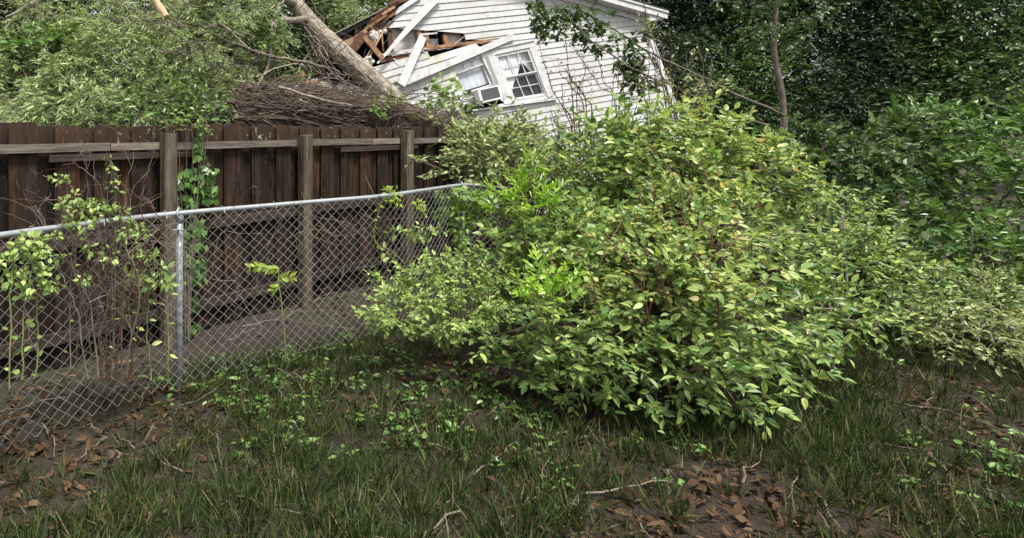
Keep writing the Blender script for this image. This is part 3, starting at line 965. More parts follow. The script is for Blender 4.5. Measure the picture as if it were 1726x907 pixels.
    room([pt(uL + .6, 0.95, -0.25), pt(uR - .3, 1.62, -0.25), pt(uR - .3, 1.62, -6.9), pt(uL + .6, 0.95, -6.9), pt(uL + .6, 1.0, -0.25), pt(uR - .3, 1.67, -0.25), pt(uR - .3, 1.67, -6.9), pt(uL + .6, 1.0, -6.9)], 'ceiling_deck', M['dark'])
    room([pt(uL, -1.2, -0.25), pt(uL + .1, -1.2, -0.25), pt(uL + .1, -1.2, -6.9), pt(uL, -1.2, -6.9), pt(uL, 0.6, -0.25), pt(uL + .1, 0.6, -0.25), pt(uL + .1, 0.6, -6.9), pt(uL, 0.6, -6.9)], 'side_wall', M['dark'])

    # the air conditioner sits in the left window: a thing of its own
    A = thing('air_conditioner', 'small white window air conditioner with grey grille under the left window sash', 'air conditioner', WALL.pt(*uv(820, 178), 0.1))
    q = [np.array(uv(*p)) for p in ((803, 177), (840, 168), (833, 146), (797, 154))]
    cen = sum(q) / 4
    def boxw(k, w0, w1, name, mat, shr=0.0, parent=A):
        c = []
        for w in (w0, w1):
            for p in q:
                pp = cen + (p - cen) * k
                c.append(pt(pp[0], pp[1], w))
        return MB().hexa(c).build(name, mat, parent)
    boxw(0.96, -0.25, 0.16, 'casing', M['ac'])
    # front bezel of four bars
    for i in range(4):
        p0, p1 = q[i], q[(i + 1) % 4]
        i0, i1 = cen + (p0 - cen) * 0.80, cen + (p1 - cen) * 0.80
        c = []
        for w in (0.162, 0.19):
            for p in (p0, p1, i1, i0): c.append(pt(p[0], p[1], w))
        MB().hexa(c).build('bezel', M['ac'], A)
    boxw(0.80, 0.163, 0.168, 'coil', M['grille'])
    mb = MB()
    for k in range(15):
        t = (k + 0.5) / 15
        a0 = cen + ((q[0] * (1 - t) + q[3] * t) - cen) * 0.80; b0 = cen + ((q[1] * (1 - t) + q[2] * t) - cen) * 0.80
        mb.box((pt(*a0, 0.178) + pt(*b0, 0.178)) / 2, (pt(*b0, 0) - pt(*a0, 0)) / 2, WALL.N * 0.008, WALL.V * 0.003)
    mb.build('grille', M['grille'], A)
build_house()

# ---------------------------------------------------------------- wooden fence
def Dw(x): return 1000.0 / (241 - 0.153 * x)
FA = P(0, 220, Dw(0)); FB = P(780, 220, Dw(780)); FA[2] = FB[2] = 0
FD = norm(FB - FA); FN = np.array([FD[1], -FD[0], 0.0])      # FN towards the viewer
if FN[1] > 0: FN = -FN
def fence_s(x, w=0.0):
    """distance along the fence line, w metres in front of it, of a photo column"""
    ray = np.array([(x - CX) / FPX, 1.0])
    A = np.array([[FD[0], -ray[0]], [FD[1], -ray[1]]])
    return np.linalg.solve(A, -(FA + FN * w)[:2])[0]
def fpt(s, w, z): return FA + FD * s + FN * w + Z * z

def build_fence():
    F = thing('wooden_fence', 'dark weathered brown board fence with rails and square posts', 'fence', fpt(2, 0, 0))
    def picket_mesh(wd, h, th, ear):
        mb = MB()
        prof = [(-wd / 2, 0.03), (wd / 2, 0.03), (wd / 2, h - ear), (wd / 2 - ear * 0.7, h), (-wd / 2 + ear * 0.7, h), (-wd / 2, h - ear)]
        n = len(prof)
        v = [(x, -th / 2, z) for x, z in prof] + [(x, th / 2, z) for x, z in prof]
        f = [np.arange(n)[None], np.arange(n, 2 * n)[None, ::-1], np.array([[i, i + n, (i + 1) % n + n, (i + 1) % n] for i in range(n)])]
        me = mb.add(np.array(v), f).mesh('picket'); me.materials.append(M['picket'])
        return me
    near = [picket_mesh(w, h, 0.02, e) for w, h, e in ((0.184, 1.835, 0.028), (0.178, 1.828, 0.022), (0.189, 1.84, 0.034), (0.182, 1.82, 0.02))]
    far = [picket_mesh(w, h, 0.02, e) for w, h, e in ((0.19, 1.83, 0.024), (0.186, 1.815, 0.03))]
    ang = math.atan2(FD[1], FD[0])
    s = -1.35
    end = fence_s(905)
    i = 0
    period = 0.298
    def put(me, s, w):
        p = fpt(s + rng.uniform(-.008, .008), w, rng.uniform(-0.012, 0.008))
        m = Matrix.Translation(p) @ Matrix.Rotation(ang + rng.normal(0, 0.006), 4, 'Z') @ Matrix.Rotation(rng.normal(0, 0.004), 4, 'Y')
        link('picket', me, None, F, m)
    while s < end:
        put(near[rng.integers(4)], s, 0.0)
        put(far[rng.integers(2)], s + period / 2, -0.034)
        s += period
        i += 1
    # rails: local z runs along the rail so the grain follows it
    def rail(s0, s1, z0, z1, h, w, th=0.038, mat='rail'):
        L = s1 - s0
        mb = MB()
        nseg = 8
        xs = np.linspace(-h / 2, h / 2, 2)
        mb.box((0, 0, 0), (h / 2, 0, 0), (0, th / 2, 0), (0, 0, L / 2))
        me = mb.mesh('rail'); me.materials.append(M[mat])
        a, b = fpt(s0, w, z0), fpt(s1, w, z1)
        zc = norm(b - a); yc = norm(FN - zc * np.dot(FN, zc)); xc = np.cross(yc, zc)
        m = Matrix.Identity(4)
        for c, vec in enumerate((xc, yc, zc)):
            for r_ in range(3): m[r_][c] = float(vec[r_])
        for r_ in range(3): m[r_][3] = float((a + b)[r_] / 2)
        link('rail', me, None, F, m)
    fs = fence_s
    w = 0.032
    # upper rail
    rail(-1.3, fs(181), 1.646, 1.652, 0.062, w)
    rail(fs(182.5), fs(283), 1.65, 1.652, 0.058, w)
    rail(fs(283) + 0.004, fs(515), 1.645, 1.655, 0.062, w)
    rail(fs(515) + 0.004, fs(622), 1.655, 1.655, 0.066, w)
    rail(fs(623), fs(686), 1.652, 1.655, 0.066, w)
    rail(fs(686) + 0.004, fs(900), 1.65, 1.66, 0.066, w)
    # lower spliced rails
    rail(fs(80), fs(330), 1.574, 1.58, 0.055, w - 0.004, 0.03, 'rail_dark')
    rail(fs(570), fs(700), 1.575, 1.582, 0.06, w - 0.004, 0.03, 'rail_dark')
    # middle and bottom rails
    for z, h in ((0.95, 0.085), (0.24, 0.085)):
        for a_, b_, za, zb in ((-1.3, fs(283), 0, 0), (fs(283) + .004, fs(515), -.01, .01), (fs(515) + .004, fs(686), .01, .02), (fs(686) + .004, fs(900), 0, 0)):
            rail(a_, b_, z + za, z + zb, h, w, mat='rail_dark')
    # posts, each with worn, uneven tops
    for x, top, wd in ((283, 1.755, 0.112), (514, 1.735, 0.118), (686, 1.775, 0.126), (835, 1.77, 0.13)):
        sp = fs(x, 0.054 + wd / 2)
        n = 14
        mb = MB(); rings = []
        for k in range(n):
            z = -0.2 + (top + 0.2) * k / (n - 1)
            hw = wd / 2 * (1 + rng.normal(0, 0.008))
            bev = 0.016
            prof = [(-hw + bev, -hw), (hw - bev, -hw), (hw, -hw + bev), (hw, hw - bev), (hw - bev, hw), (-hw + bev, hw), (-hw, hw - bev), (-hw, -hw + bev)]
            lean = 0.008 * k / n
            for a, b in prof:
                zz = z + (rng.normal(0, 0.004) if k == n - 1 else 0)
                rings.append(np.array([a + lean, b, zz]))
        f = []
        for k in range(n - 1):
            for j in range(8):
                f.append((k * 8 + j, k * 8 + (j + 1) % 8, k * 8 + 8 + (j + 1) % 8, k * 8 + 8 + j))
        mb.add(rings, [np.array(f), np.arange((n - 1) * 8, n * 8)[None]])
        me = mb.mesh('post'); me.materials.append(M['post'])
        link('post', me, None, F, Matrix.Translation(fpt(sp, 0.054 + wd / 2, 0)) @ Matrix.Rotation(ang, 4, 'Z'))
build_fence()

# ---------------------------------------------------------------- chain-link fence
CL = [(-190, 428, 2.62), (0, 397, 3.14), (150, 377, 3.55), (300, 360, 4.0), (515, 341.5, 4.63), (640, 331, 5.02), (720, 320, 5.55), (780, 312, 6.1), (818, 314, 6.25), (880, 320, 6.4)]
RAIL = np.array([P(*c) for c in CL])
def build_chain():
    C = thing('chain_link_fence', 'silver grey chain-link fence with a pipe top rail in front of the boards', 'fence', (RAIL[3][0], RAIL[3][1], 0))
    rail = curve(RAIL, 80)
    MB().tube(rail[:66], 0.018, 12).build('top_rail', M['galv'], C, True)
    MB().tube(rail[66:], 0.018, 12).build('top_rail', M['galv'], C, True)
    # mesh: zigzag wires hung below the rail
    d = np.linalg.norm(np.diff(rail[:, :2], axis=0), axis=1)
    S = np.concatenate([[0], np.cumsum(d)])
    ev = lambda s: np.array([np.interp(s, S, rail[:, i]) for i in range(3)])
    pw, ph = 0.040, 0.0365        # half diamond
    nw = int(S[-1] / pw)
    rows = 31
    mb = MB()
    for i in range(nw - 1):
        pts = []
        for k in range(rows + 1):
            # neighbouring wires touch at alternate knuckles
            o = (k + i) % 2
            s = (i + o) * pw
            q = ev(s)
            sway = (0.018 * math.sin(s * 2.3 + k * 0.21) + 0.012 * math.sin(s * 5.1 + 1.0)) * k / rows
            zt = q[2] - 0.012 - k * ph
            off = 0.0028 * (1 if o == 0 else -1)
            zt += 0.010 * math.sin(s * 3.7 + 0.5) * k / rows + 0.0018 * math.sin(i * 12.9 + k * 7.3)
            pts.append(q * np.array([1, 1, 0]) + np.array([sway * 0.3 + 0.0018 * math.sin(i * 5.7 + k * 3.1), -0.025 + sway + off, max(zt, 0.01)]))
        mb.tube(np.array(pts), 0.002, 4, cap=False)
    o = mb.build('chain_mesh', M['wire'], C)
    o['kind'] = 'stuff'
    # posts
    def post(x, y, D, r, cap=True):
        p = P(x, y, D); p[1] += 0.02
        top = p[2] - 0.01
        MB().tube([(p[0], p[1], -0.2), (p[0], p[1], 0.6), (p[0], p[1], top)], r, 14).build('post', M['galv'], C, True)
        # loop cap round the rail
        q = [(p[0], p[1] - 0.02 + 0.034 * math.sin(a), p[2] + 0.034 * math.cos(a)) for a in np.linspace(0, 6.28, 13)]
        MB().tube(q, 0.008, 6).build('post_cap', M['galv'], C, True)
        MB().tube([(p[0], p[1], top - 0.05), (p[0], p[1], top + 0.004)], [r * 1.22, r * 1.15], 12).build('post_collar', M['galv'], C, True)
        MB().tube([(p[0] - r * 1.5, p[1] - r * 1.4, top - 0.10), (p[0] + r * 1.5, p[1] - r * 1.4, top - 0.10)], 0.008, 6).build('tension_band', M['galv'], C)
    post(301, 360, 4.0, 0.024)
    post(778, 312, 6.08, 0.036)
    # tie wires
    for s in np.arange(0.3, S[-1] - 0.2, 0.42):
        q = ev(s)
        pts = [q + np.array([0.004 * a, 0.027 * math.sin(a), 0.027 * math.cos(a)]) for a in np.linspace(-0.6, 5.2, 10)]
        pts.append(pts[-1] + np.array([0.006, -0.012, -0.03]))
        MB().tube(pts, 0.0028, 4).build('tie_wire', M['wire'], C)
build_chain()
# ---------------------------------------------------------------- plants: builders
def gpt(x, D):
    p = P(x, 220, D); p[2] = 0.0
    return p

def shrub(name, label, cat, blobs, base, mat, shape, hi, leafL, dens, slen, nleaf, parts=0, stem_mat='twig', angle=55, up=0.8, rnd=0.45, droop=0.15,
          toward=0.3, rin=0.5, group=None, bias=(0, 0, 0.35), opposite=False, W=1.0, stem_r=0.003, main_r=0.014, out=0.9, tips=3):
    T = thing(name, label, cat, tuple(base), group)
    fol = Foliage(); st = MB()
    for b in blobs:
        c, rad = b
        area = 2 * math.pi * rad[0] * rad[2] + math.pi * rad[1] * (rad[0] + rad[2])
        n = max(4, int(dens * area))
        pos, d = shell(b, n, rin)
        dirs = norm(d * out + rng.normal(0, 0.45, d.shape) + np.array(bias))
        sprigs(fol, st, pos - dirs * slen * 0.35, dirs, slen, nleaf, leafL, angle, up, rnd, droop, toward, stem_r, opposite=opposite)
    mb = MB()
    tips_ = []
    for c, rad in blobs:
        for _ in range(tips):
            tips_.append(c + rng.normal(0, 0.35, 3) * rad)
    stem_fan(mb, np.asarray(base, float), tips_, main_r, main_r * 0.3, 0.012)
    mb.build('stems', M[stem_mat], T)
    st.build('twigs', M[stem_mat], T)['kind'] = 'stuff'
    fol.build(T, M[mat], shape, hi, parts, W=W)
    return T

def vine_leaves(fol, pts, n, L, r=rng, up=0.5, spread=0.03, toward=0.6, rnd=0.4, pairs=False):
    pts = np.asarray(pts)
    for k in range(n):
        t = (k + r.uniform(0, 0.8)) / n * (len(pts) - 1)
        i = min(int(t), len(pts) - 2)
        p = pts[i] + (pts[i + 1] - pts[i]) * (t - i)
        tan = norm(pts[i + 1] - pts[i])
        for sgn in ((1, -1) if pairs else ((1,) if k % 2 else (-1,))):
            side = norm(np.cross(tan, [0, -1, 0.2])) * sgn
            d = norm(side * 0.9 + tan * 0.35 + r.normal(0, 0.3, 3) - Z * 0.15)
            nn = norm(Z * up + norm(EYE - p) * toward + r.normal(0, rnd, 3))
            fol.add(p + r.normal(0, spread * 0.25, 3) + d * spread * 0.3, d, nn, L * r.uniform(0.65, 1.2))

def tree(name, label, base, trunk_r, trunk_h, blobs, mat, leafL, dens, group=None, bark='darkbark', shape='oval'):
    T = thing(name, label, 'tree', tuple(base), group)
    base = np.asarray(base, float)
    top = base + np.array([rng.normal(0, .15), rng.normal(0, .15), trunk_h])
    pts = wob(curve([base, base * 0.5 + top * 0.5 + rng.normal(0, .1, 3), top], 14), 0.03)
    MB().tube(pts, np.linspace(trunk_r, trunk_r * 0.45, 14), 10).build('trunk', M[bark], T, True)
    for c, rad in blobs:
        i = rng.integers(6, 13)
        l = MB()
        l.tube(wob(curve([pts[i], (pts[i] + c) / 2 + Z * 0.2, c], 8), 0.05), np.linspace(trunk_r * 0.4, 0.02, 8), 6)
        for _ in range(4):
            q = c + rng.normal(0, 0.4, 3) * rad
            l.tube(wob(curve([c, q], 5), 0.03), np.linspace(0.025, 0.008, 5), 4)
        l.build('limb', M[bark], T)
    fol = Foliage()
    for b in blobs:
        c, rad = b
        area = 2 * math.pi * rad[0] * rad[2] + math.pi * rad[1] * (rad[0] + rad[2])
        n = int(dens * area)
        pos, d = shell(b, n, 0.35, back=0.5, lump=0.3)
        sprigs(fol, None, pos, norm(d + rng.normal(0, 0.6, d.shape)), leafL * 3, 5, leafL, 55, 0.7, 0.5, 0.25, 0.25)
    fol.build(T, M[mat], shape, name='crown')
    return T

# ---------------------------------------------------------------- trees behind
def bl(*a): return blob(*a)
BT = 'trees standing behind the house and fence'
tree('broadleaf_tree', 'fresh green tree crown showing behind the torn left roof edge', gpt(600, 18), 0.16, 4.0,
     [bl(600, 20, 17, 70, 55), bl(560, -40, 17, 80, 60), bl(660, -60, 17.5, 80, 60), bl(540, 60, 17, 50, 50)], 'midleaf', 0.13, 70, BT)
tree('broadleaf_tree', 'dark tree behind the left end of the fallen crown', gpt(60, 13), 0.15, 3.5,
     [bl(60, -15, 13, 90, 40), bl(-60, 60, 12.5, 90, 80), bl(60, 90, 13, 100, 80), bl(150, -60, 13, 60, 50), bl(160, 120, 13, 80, 90)], 'woodleaf', 0.14, 85, BT)
tree('broadleaf_tree', 'dark tree behind the middle of the fallen crown, left of the trunk', gpt(400, 14), 0.16, 3.6,
     [bl(330, 60, 13.5, 90, 80), bl(430, 40, 13.5, 100, 80), bl(470, 120, 13, 60, 60), bl(300, 140, 13, 80, 70), bl(390, 160, 12.6, 100, 50), bl(300, -50, 14, 60, 40), bl(440, -60, 14, 100, 50)], 'woodleaf', 0.14, 85, BT)
RT = [(1150, 21, 'tall dark evergreen tree close behind the right eave of the house', [(1130, 40, 21, 60, 50), (1165, 110, 20, 60, 60), (1120, 140, 19.5, 60, 60), (1180, 10, 21, 60, 60), (1100, -30, 21, 80, 50), (1180, -70, 21, 80, 60), (1130, 200, 19.5, 60, 60)]),
      (1270, 20, 'dark evergreen tree second from the house eave', [(1230, 80, 20, 60, 60), (1290, 40, 20, 70, 60), (1250, -20, 20, 70, 60), (1280, 130, 19, 70, 60), (1215, 150, 19, 50, 60), (1340, -40, 20, 70, 60), (1270, 200, 19, 90, 50)]),
      (1430, 19, 'dark evergreen tree third from the house eave', [(1390, 110, 19, 80, 70), (1450, 50, 19, 90, 80), (1420, -30, 19, 90, 70), (1480, 150, 18, 80, 70), (1380, 200, 18, 80, 50)]),
      (1600, 18, 'rightmost dark evergreen tree', [(1560, 100, 18, 90, 80), (1630, 40, 18, 100, 90), (1570, -30, 18, 90, 70), (1650, 150, 17, 100, 80), (1560, 190, 17, 90, 60), (1740, 90, 18, 90, 100)])]
for i_, (x, D, lab, bb) in enumerate(RT):
    tree('evergreen_tree', lab, gpt(x, D + 0.5), 0.2, 5.0, [bl(*b) for b in bb], ('woodleaf', 'lobed')[i_ % 2], (0.14, 0.17)[i_ % 2], (55, 36)[i_ % 2], BT)

# ---------------------------------------------------------------- fallen tree
def build_fallen():
    T = thing('fallen_tree', 'big fallen oak, grey trunk leaning on the house, narrow-leaved crown behind the fence', 'tree', tuple(gpt(835, 10.7)))
    pts = curve([P(470, -25, 11.7), P(497, 5, 11.6), P(525, 40, 11.45), P(562, 78, 11.3), P(608, 121, 11.1), P(652, 163, 10.95), P(705, 222, 10.8), P(775, 305, 10.7), P(835, 390, 10.7)], 110)
    n, sides = len(pts), 72
    rad = np.interp(np.linspace(0, 1, n), [0, 0.2, 0.45, 0.62, 1], [0.12, 0.155, 0.212, 0.235, 0.26])
    t = norm(np.gradient(pts, axis=0)); a = norm(np.cross(t, [0, 1, 0])); b = np.cross(t, a)
    th = np.arange(sides) / sides * 2 * math.pi
    A, S_ = np.meshgrid(np.arange(n), th, indexing='ij')
    ridge = 0.022 * np.sin(9 * S_ + 1.3 * np.sin(A * 0.23) + 0.8 * np.sin(A * 0.61 + S_ * 2)) + 0.016 * np.sin(21 * S_ + 2.1 * np.sin(A * 0.37) + A * 0.15) + 0.03 * np.sin(2 * S_ + A * 0.09)
    ridge += rng.normal(0, 0.016, ridge.shape)
    R_ = rad[:, None] * (1 + ridge)
    v = pts[:, None] + R_[..., None] * (np.cos(th)[None, :, None] * a[:, None] + np.sin(th)[None, :, None] * b[:, None])
    i = np.arange(n - 1)[:, None] * sides; j = np.arange(sides)[None]; k = (j + 1) % sides
    f = np.stack([i + j, i + k, i + sides + k, i + sides + j], -1).reshape(-1, 4)
    link('trunk', mesh_np('trunk', v.reshape(-1, 3), [f, np.arange(sides)[None], (np.arange(sides) + (n - 1) * sides)[None]], True), M['trunkbark'], T)
    # main limbs
    L = [([(500, 8, 11.6), (420, -20, 10.2), (300, 10, 8.8), (180, 60, 8.0), (80, 110, 7.4)], 0.11, 0.02),
         ([(520, 34, 11.4), (450, 40, 10), (380, 80, 8.8), (310, 110, 8.0)], 0.07, 0.015),
         ([(420, -20, 10.2), (260, -50, 8.6), (120, -30, 7.8), (10, 30, 7.2)], 0.08, 0.02),
         ([(480, -15, 11.6), (460, 50, 9.6), (455, 100, 8.6), (430, 150, 8.0)], 0.05, 0.012),
         ([(385, 70, 7.5), (432, 84, 7.6), (470, 97, 7.8), (545, 113, 8.6)], 0.010, 0.024),
         ([(300, 10, 8.8), (240, 120, 7.6), (180, 170, 6.6)], 0.04, 0.01),
         ([(370, 40, 7.6), (420, 82, 7.6), (470, 100, 7.7)], 0.02, 0.008),
         ([(430, 132, 8.2), (470, 116, 8.4), (520, 104, 8.8)], 0.018, 0.01)]
    for c, r0, r1 in L:
        MB().tube(wob(curve([P(*q) for q in c], 26), 0.008), np.linspace(r0, r1, 26), 8).build('limb', M['bark'], T, True)
    # splintered limb end, torn to fresh wood
    sp = curve([P(252, -20, 6.7), P(262, 0, 6.7), P(281, 29, 6.6)], 12)
    MB().tube(sp, np.linspace(0.055, 0.035, 12) * (1 + rng.normal(0, 0.12, 12)), 9).build('splintered_limb', M['tanwood'], T)
    # twigs
    tw = MB()
    for _ in range(170):
        x, y = rng.uniform(-30, 560), rng.uniform(0, 200)
        D = rng.uniform(6.4, 8.4) + (1.2 if x > 430 else 0)
        d = rng.normal(0, 1, 3) * [1, 0.5, 0.6]
        q = wob(P(x, y, D) + norm(d) * np.linspace(0, rng.uniform(0.4, 1.1), 9)[:, None], 0.02)
        tw.tube(q, np.linspace(0.007, 0.003, 9), 4, cap=False)
    for x0, y0, x1, y1 in ((520, 60, 612, 165), (512, 50, 600, 160), (530, 75, 585, 150), (525, 64, 570, 120), (545, 100, 620, 170), (540, 125, 600, 120), (556, 100, 585, 75), (560, 140, 610, 150), (515, 100, 560, 125), (500, 130, 560, 112)):
        q = wob(curve([P(x0, y0, 10.7), P((x0 + x1) / 2 - 6, (y0 + y1) / 2 + 4, 10.5), P(x1, y1, 10.4)], 14), 0.035)
        twigs(tw, q, 0.022, 0.010, 6, 0.5)
    tw.build('twigs', M['twig'], T)['kind'] = 'stuff'
    # narrow leaves in sprays
    fol = Foliage(); st = MB()
    B = [(30, 175, 5.6, 55, 35), (100, 180, 5.8, 60, 32), (165, 178, 6.0, 55, 35), (60, 130, 6.4, 70, 40), (140, 125, 6.5, 70, 45), (215, 120, 6.8, 60, 45), (215, 165, 6.3, 40, 30),
         (20, 95, 6.8, 50, 30), (170, 60, 7.0, 80, 45), (250, 65, 7.2, 60, 45), (310, 90, 7.4, 55, 40), (345, 130, 7.6, 45, 35), (300, 125, 7.3, 45, 30), (130, 20, 7.4, 70, 35), (190, 20, 7.5, 30, 30),
         (270, 20, 7.6, 45, 35), (340, 20, 7.9, 50, 35), (350, 60, 8.0, 40, 30), (400, 110, 8.4, 45, 35), (430, 130, 8.4, 35, 22), (462, 58, 9.2, 26, 38), (430, 15, 8.8, 50, 30), (390, 30, 8.4, 40, 30),
         (100, 75, 7.0, 40, 20), (-60, 120, 6.2, 60, 70), (-40, 30, 7.0, 50, 40), (590, 10, 13.0, 34, 22), (462, 108, 9.4, 30, 24), (70, 205, 5.5, 70, 12), (385, 165, 7.6, 25, 18), (260, 150, 6.9, 35, 25), (300, -40, 8, 120, 30), (120, -40, 8, 120, 30)]
    for q in B:
        b = blob(*q)
        c, rad = b
        area = 2 * math.pi * rad[0] * rad[2] + math.pi * rad[1] * (rad[0] + rad[2])
        pos, d = shell(b, int(92 * area), 0.3, lump=0.4)
        # sprays gather in clumps that share a direction
        nc = max(3, len(pos) // 13)
        cid = rng.integers(0, nc, len(pos))
        cc = pos[rng.integers(0, len(pos), nc)]
        cl = np.stack([rng.normal(-0.2, 0.6, nc), rng.normal(-0.45, 0.25, nc), rng.normal(-0.3, 0.35, nc)], 1)
        k_ = rng.random(len(pos)) < 0.78
        pos = np.where(k_[:, None], cc[cid] + rng.normal(0, 0.075, pos.shape), pos)
        dirs = norm(d * 0.3 + cl[cid] + rng.normal(0, 0.28, d.shape))
        sprigs(fol, st, pos, dirs, 0.27, 15, 0.076, 46, 0.6, 0.5, 0.2, 0.5, 0.0025, t0=0.3)
    fol.build(T, M['oakleaf'], 'lance', 'lance_hi', parts=280, W=1.15)
    st.build('shoots', M['twig'], T)['kind'] = 'stuff'
build_fallen()

# climbing vine leaves among the fallen crown
shrub('climbing_vine', 'dark glossy broad-leaved vine in the upper left of the fallen crown', 'vine', [bl(70, 70, 6.5, 50, 20), bl(30, 80, 6.4, 40, 18), bl(110, 95, 6.5, 30, 14)], gpt(60, 7.0),
      'vineleaf', 'wide', 'wide_hi', 0.085, 60, 0.25, 7, 60)
shrub('climbing_vine', 'green vine foliage hanging behind the fence beside the brush pile', 'vine', [bl(265, 170, 5.9, 45, 30), bl(320, 185, 6.0, 45, 24), bl(240, 195, 5.7, 40, 14), bl(355, 195, 6.0, 40, 12), bl(290, 150, 6.4, 40, 22), bl(350, 165, 6.4, 30, 20)], gpt(290, 6.5),
      'vineleaf', 'oval', 'oval_hi', 0.075, 55, 0.25, 7, 80)
shrub('climbing_vine', 'dark leafy vine below the leaning trunk top', 'vine', [bl(455, 40, 8.6, 30, 20), bl(430, 62, 8.4, 35, 18), bl(490, 140, 8.8, 25, 12), bl(515, 130, 9.0, 20, 10)], gpt(470, 9.0),
      'vineleaf', 'oval', 'oval_hi', 0.09, 45, 0.25, 7, 40)
shrub('climbing_vine', 'small leafy vine creeping over the fence top beside the tall post', 'vine', [bl(285, 205, 4.98, 20, 9), bl(322, 212, 5.1, 22, 8), bl(345, 205, 5.2, 14, 7)], fpt(fence_s(300), 0.16, 0.0),
      'honey', 'oval', 'oval_hi', 0.04, 110, 0.14, 8, 60, main_r=0.005)

# ---------------------------------------------------------------- brush pile of dead vines
def build_pile():
    T = thing('brush_pile', 'heap of dead brown vine stems lying over the fence below the trunk', 'brush pile', tuple(fpt(fence_s(560), -0.8, 0)))
    s0, s1 = fence_s(360), fence_s(800)
    def ridge(s):    # height of the heap over the fence line
        x = np.interp(s, [fence_s(q) for q in (280, 390, 470, 560, 640, 700, 760, 800)], [0, 1, 2, 3, 4, 5, 6, 7])
        return np.interp(x, range(8), [1.9, 2.26, 2.30, 2.28, 2.21, 2.13, 2.02, 1.92])
    mass, n = MB(), 0
    for k in range(2600):
        L = rng.uniform(0.6, 2.2)
        w = -rng.uniform(0.10, 1.3)
        s = fence_s(rng.uniform(385, 775), w)
        hh = ridge(s)
        prof = hh - 0.25 * ((w + 0.75) / 0.75) ** 2
        u = 1 - rng.random() ** 1.6 * 0.9
        z = 1.5 + (prof - 1.5) * u
        m = 12
        t = np.linspace(0, 1, m)
        slope = -0.13 + rng.normal(0, 0.10)
        ang = rng.normal(0, 0.16)
        bend = rng.normal(0, 0.10)
        pts = np.array([fpt(s + L * q * math.cos(ang), w + L * (q - .5) * math.sin(ang) * 0.7, z + slope * L * q + bend * math.sin(q * 3.14)) for q in t])
        pts = wob(pts, 0.010)
        # keep it above ground and behind the boards
        dist = (pts - FA) @ FN
        pts = pts - FN * np.maximum(dist + 0.09, 0)[:, None]
        r0 = rng.choice([0.003, 0.0045, 0.007, 0.011], p=[0.4, 0.35, 0.2, 0.05])
        mb = mass
        if k % 14 == 0 and u > 0.75:
            mb = MB(); mb.tube(pts, np.linspace(0.0095, 0.006, m), 6); mb.build('stem', M['deadvine'], T, True); continue
        mb.tube(pts, np.linspace(r0, r0 * 0.6, m), 4, cap=False)
    # thicker snapped limbs caught in the heap
    for k in range(16):
        w = -rng.uniform(0.1, 0.7); s = fence_s(rng.uniform(385, 740), w)
        z = ridge(s) - rng.uniform(0.02, 0.35)
        an = rng.normal(0, 0.3); L = rng.uniform(0.5, 1.3)
        q = wob(np.array([fpt(s + L * t, w + 0.2 * rng.normal() * 0.1, z + L * t * (math.tan(an) * 0.5 - 0.13)) for t in np.linspace(0, 1, 10)]), 0.012)
        q = q - FN * np.maximum((q - FA) @ FN + 0.07, 0)[:, None]
        r0 = rng.uniform(0.014, 0.026)
        MB().tube(q, np.linspace(r0, r0 * 0.7, 10), 8).build('broken_limb', M['bark'], T, True)
    # loose curls
    for k in range(120):
        s = rng.uniform(s0, s1); w = -rng.uniform(0.1, 0.7); z = ridge(s) - rng.uniform(0.0, 0.4)
        d = norm(rng.normal(0, 1, 3) * [1, 0.4, 0.9])
        p = fpt(s, w, z)
        q = curve([p, p + d * 0.15 + rng.normal(0, .05, 3), p + d * 0.3 + rng.normal(0, .1, 3), p + d * 0.45 + rng.normal(0, .14, 3)], 10)
        dist = (q - FA) @ FN
        q = q - FN * np.maximum(dist + 0.06, 0)[:, None]
        mass.tube(q, np.linspace(0.005, 0.0025, 10), 4, cap=False)
    mass.build('stem_mass', M['deadvine'], T)['kind'] = 'stuff'
build_pile()
shrub('vine_tuft', 'bright green vine tuft growing on the brush pile at the trunk foot', 'vine', [bl(637, 184, 7.0, 12, 10), bl(668, 172, 7.3, 20, 7), bl(648, 196, 6.95, 14, 5)], gpt(655, 7.6), 'maple', 'wide', 'wide_hi', 0.06, 70, 0.2, 7, 60, main_r=0.006)
shrub('vine_tuft', 'low leafy vine along the right end of the brush pile', 'vine', [bl(715, 200, 7.7, 16, 5), bl(742, 206, 7.9, 22, 7)], gpt(715, 8.2), 'pale', 'oval', 'oval_hi', 0.06, 60, 0.2, 7, 40, main_r=0.006)

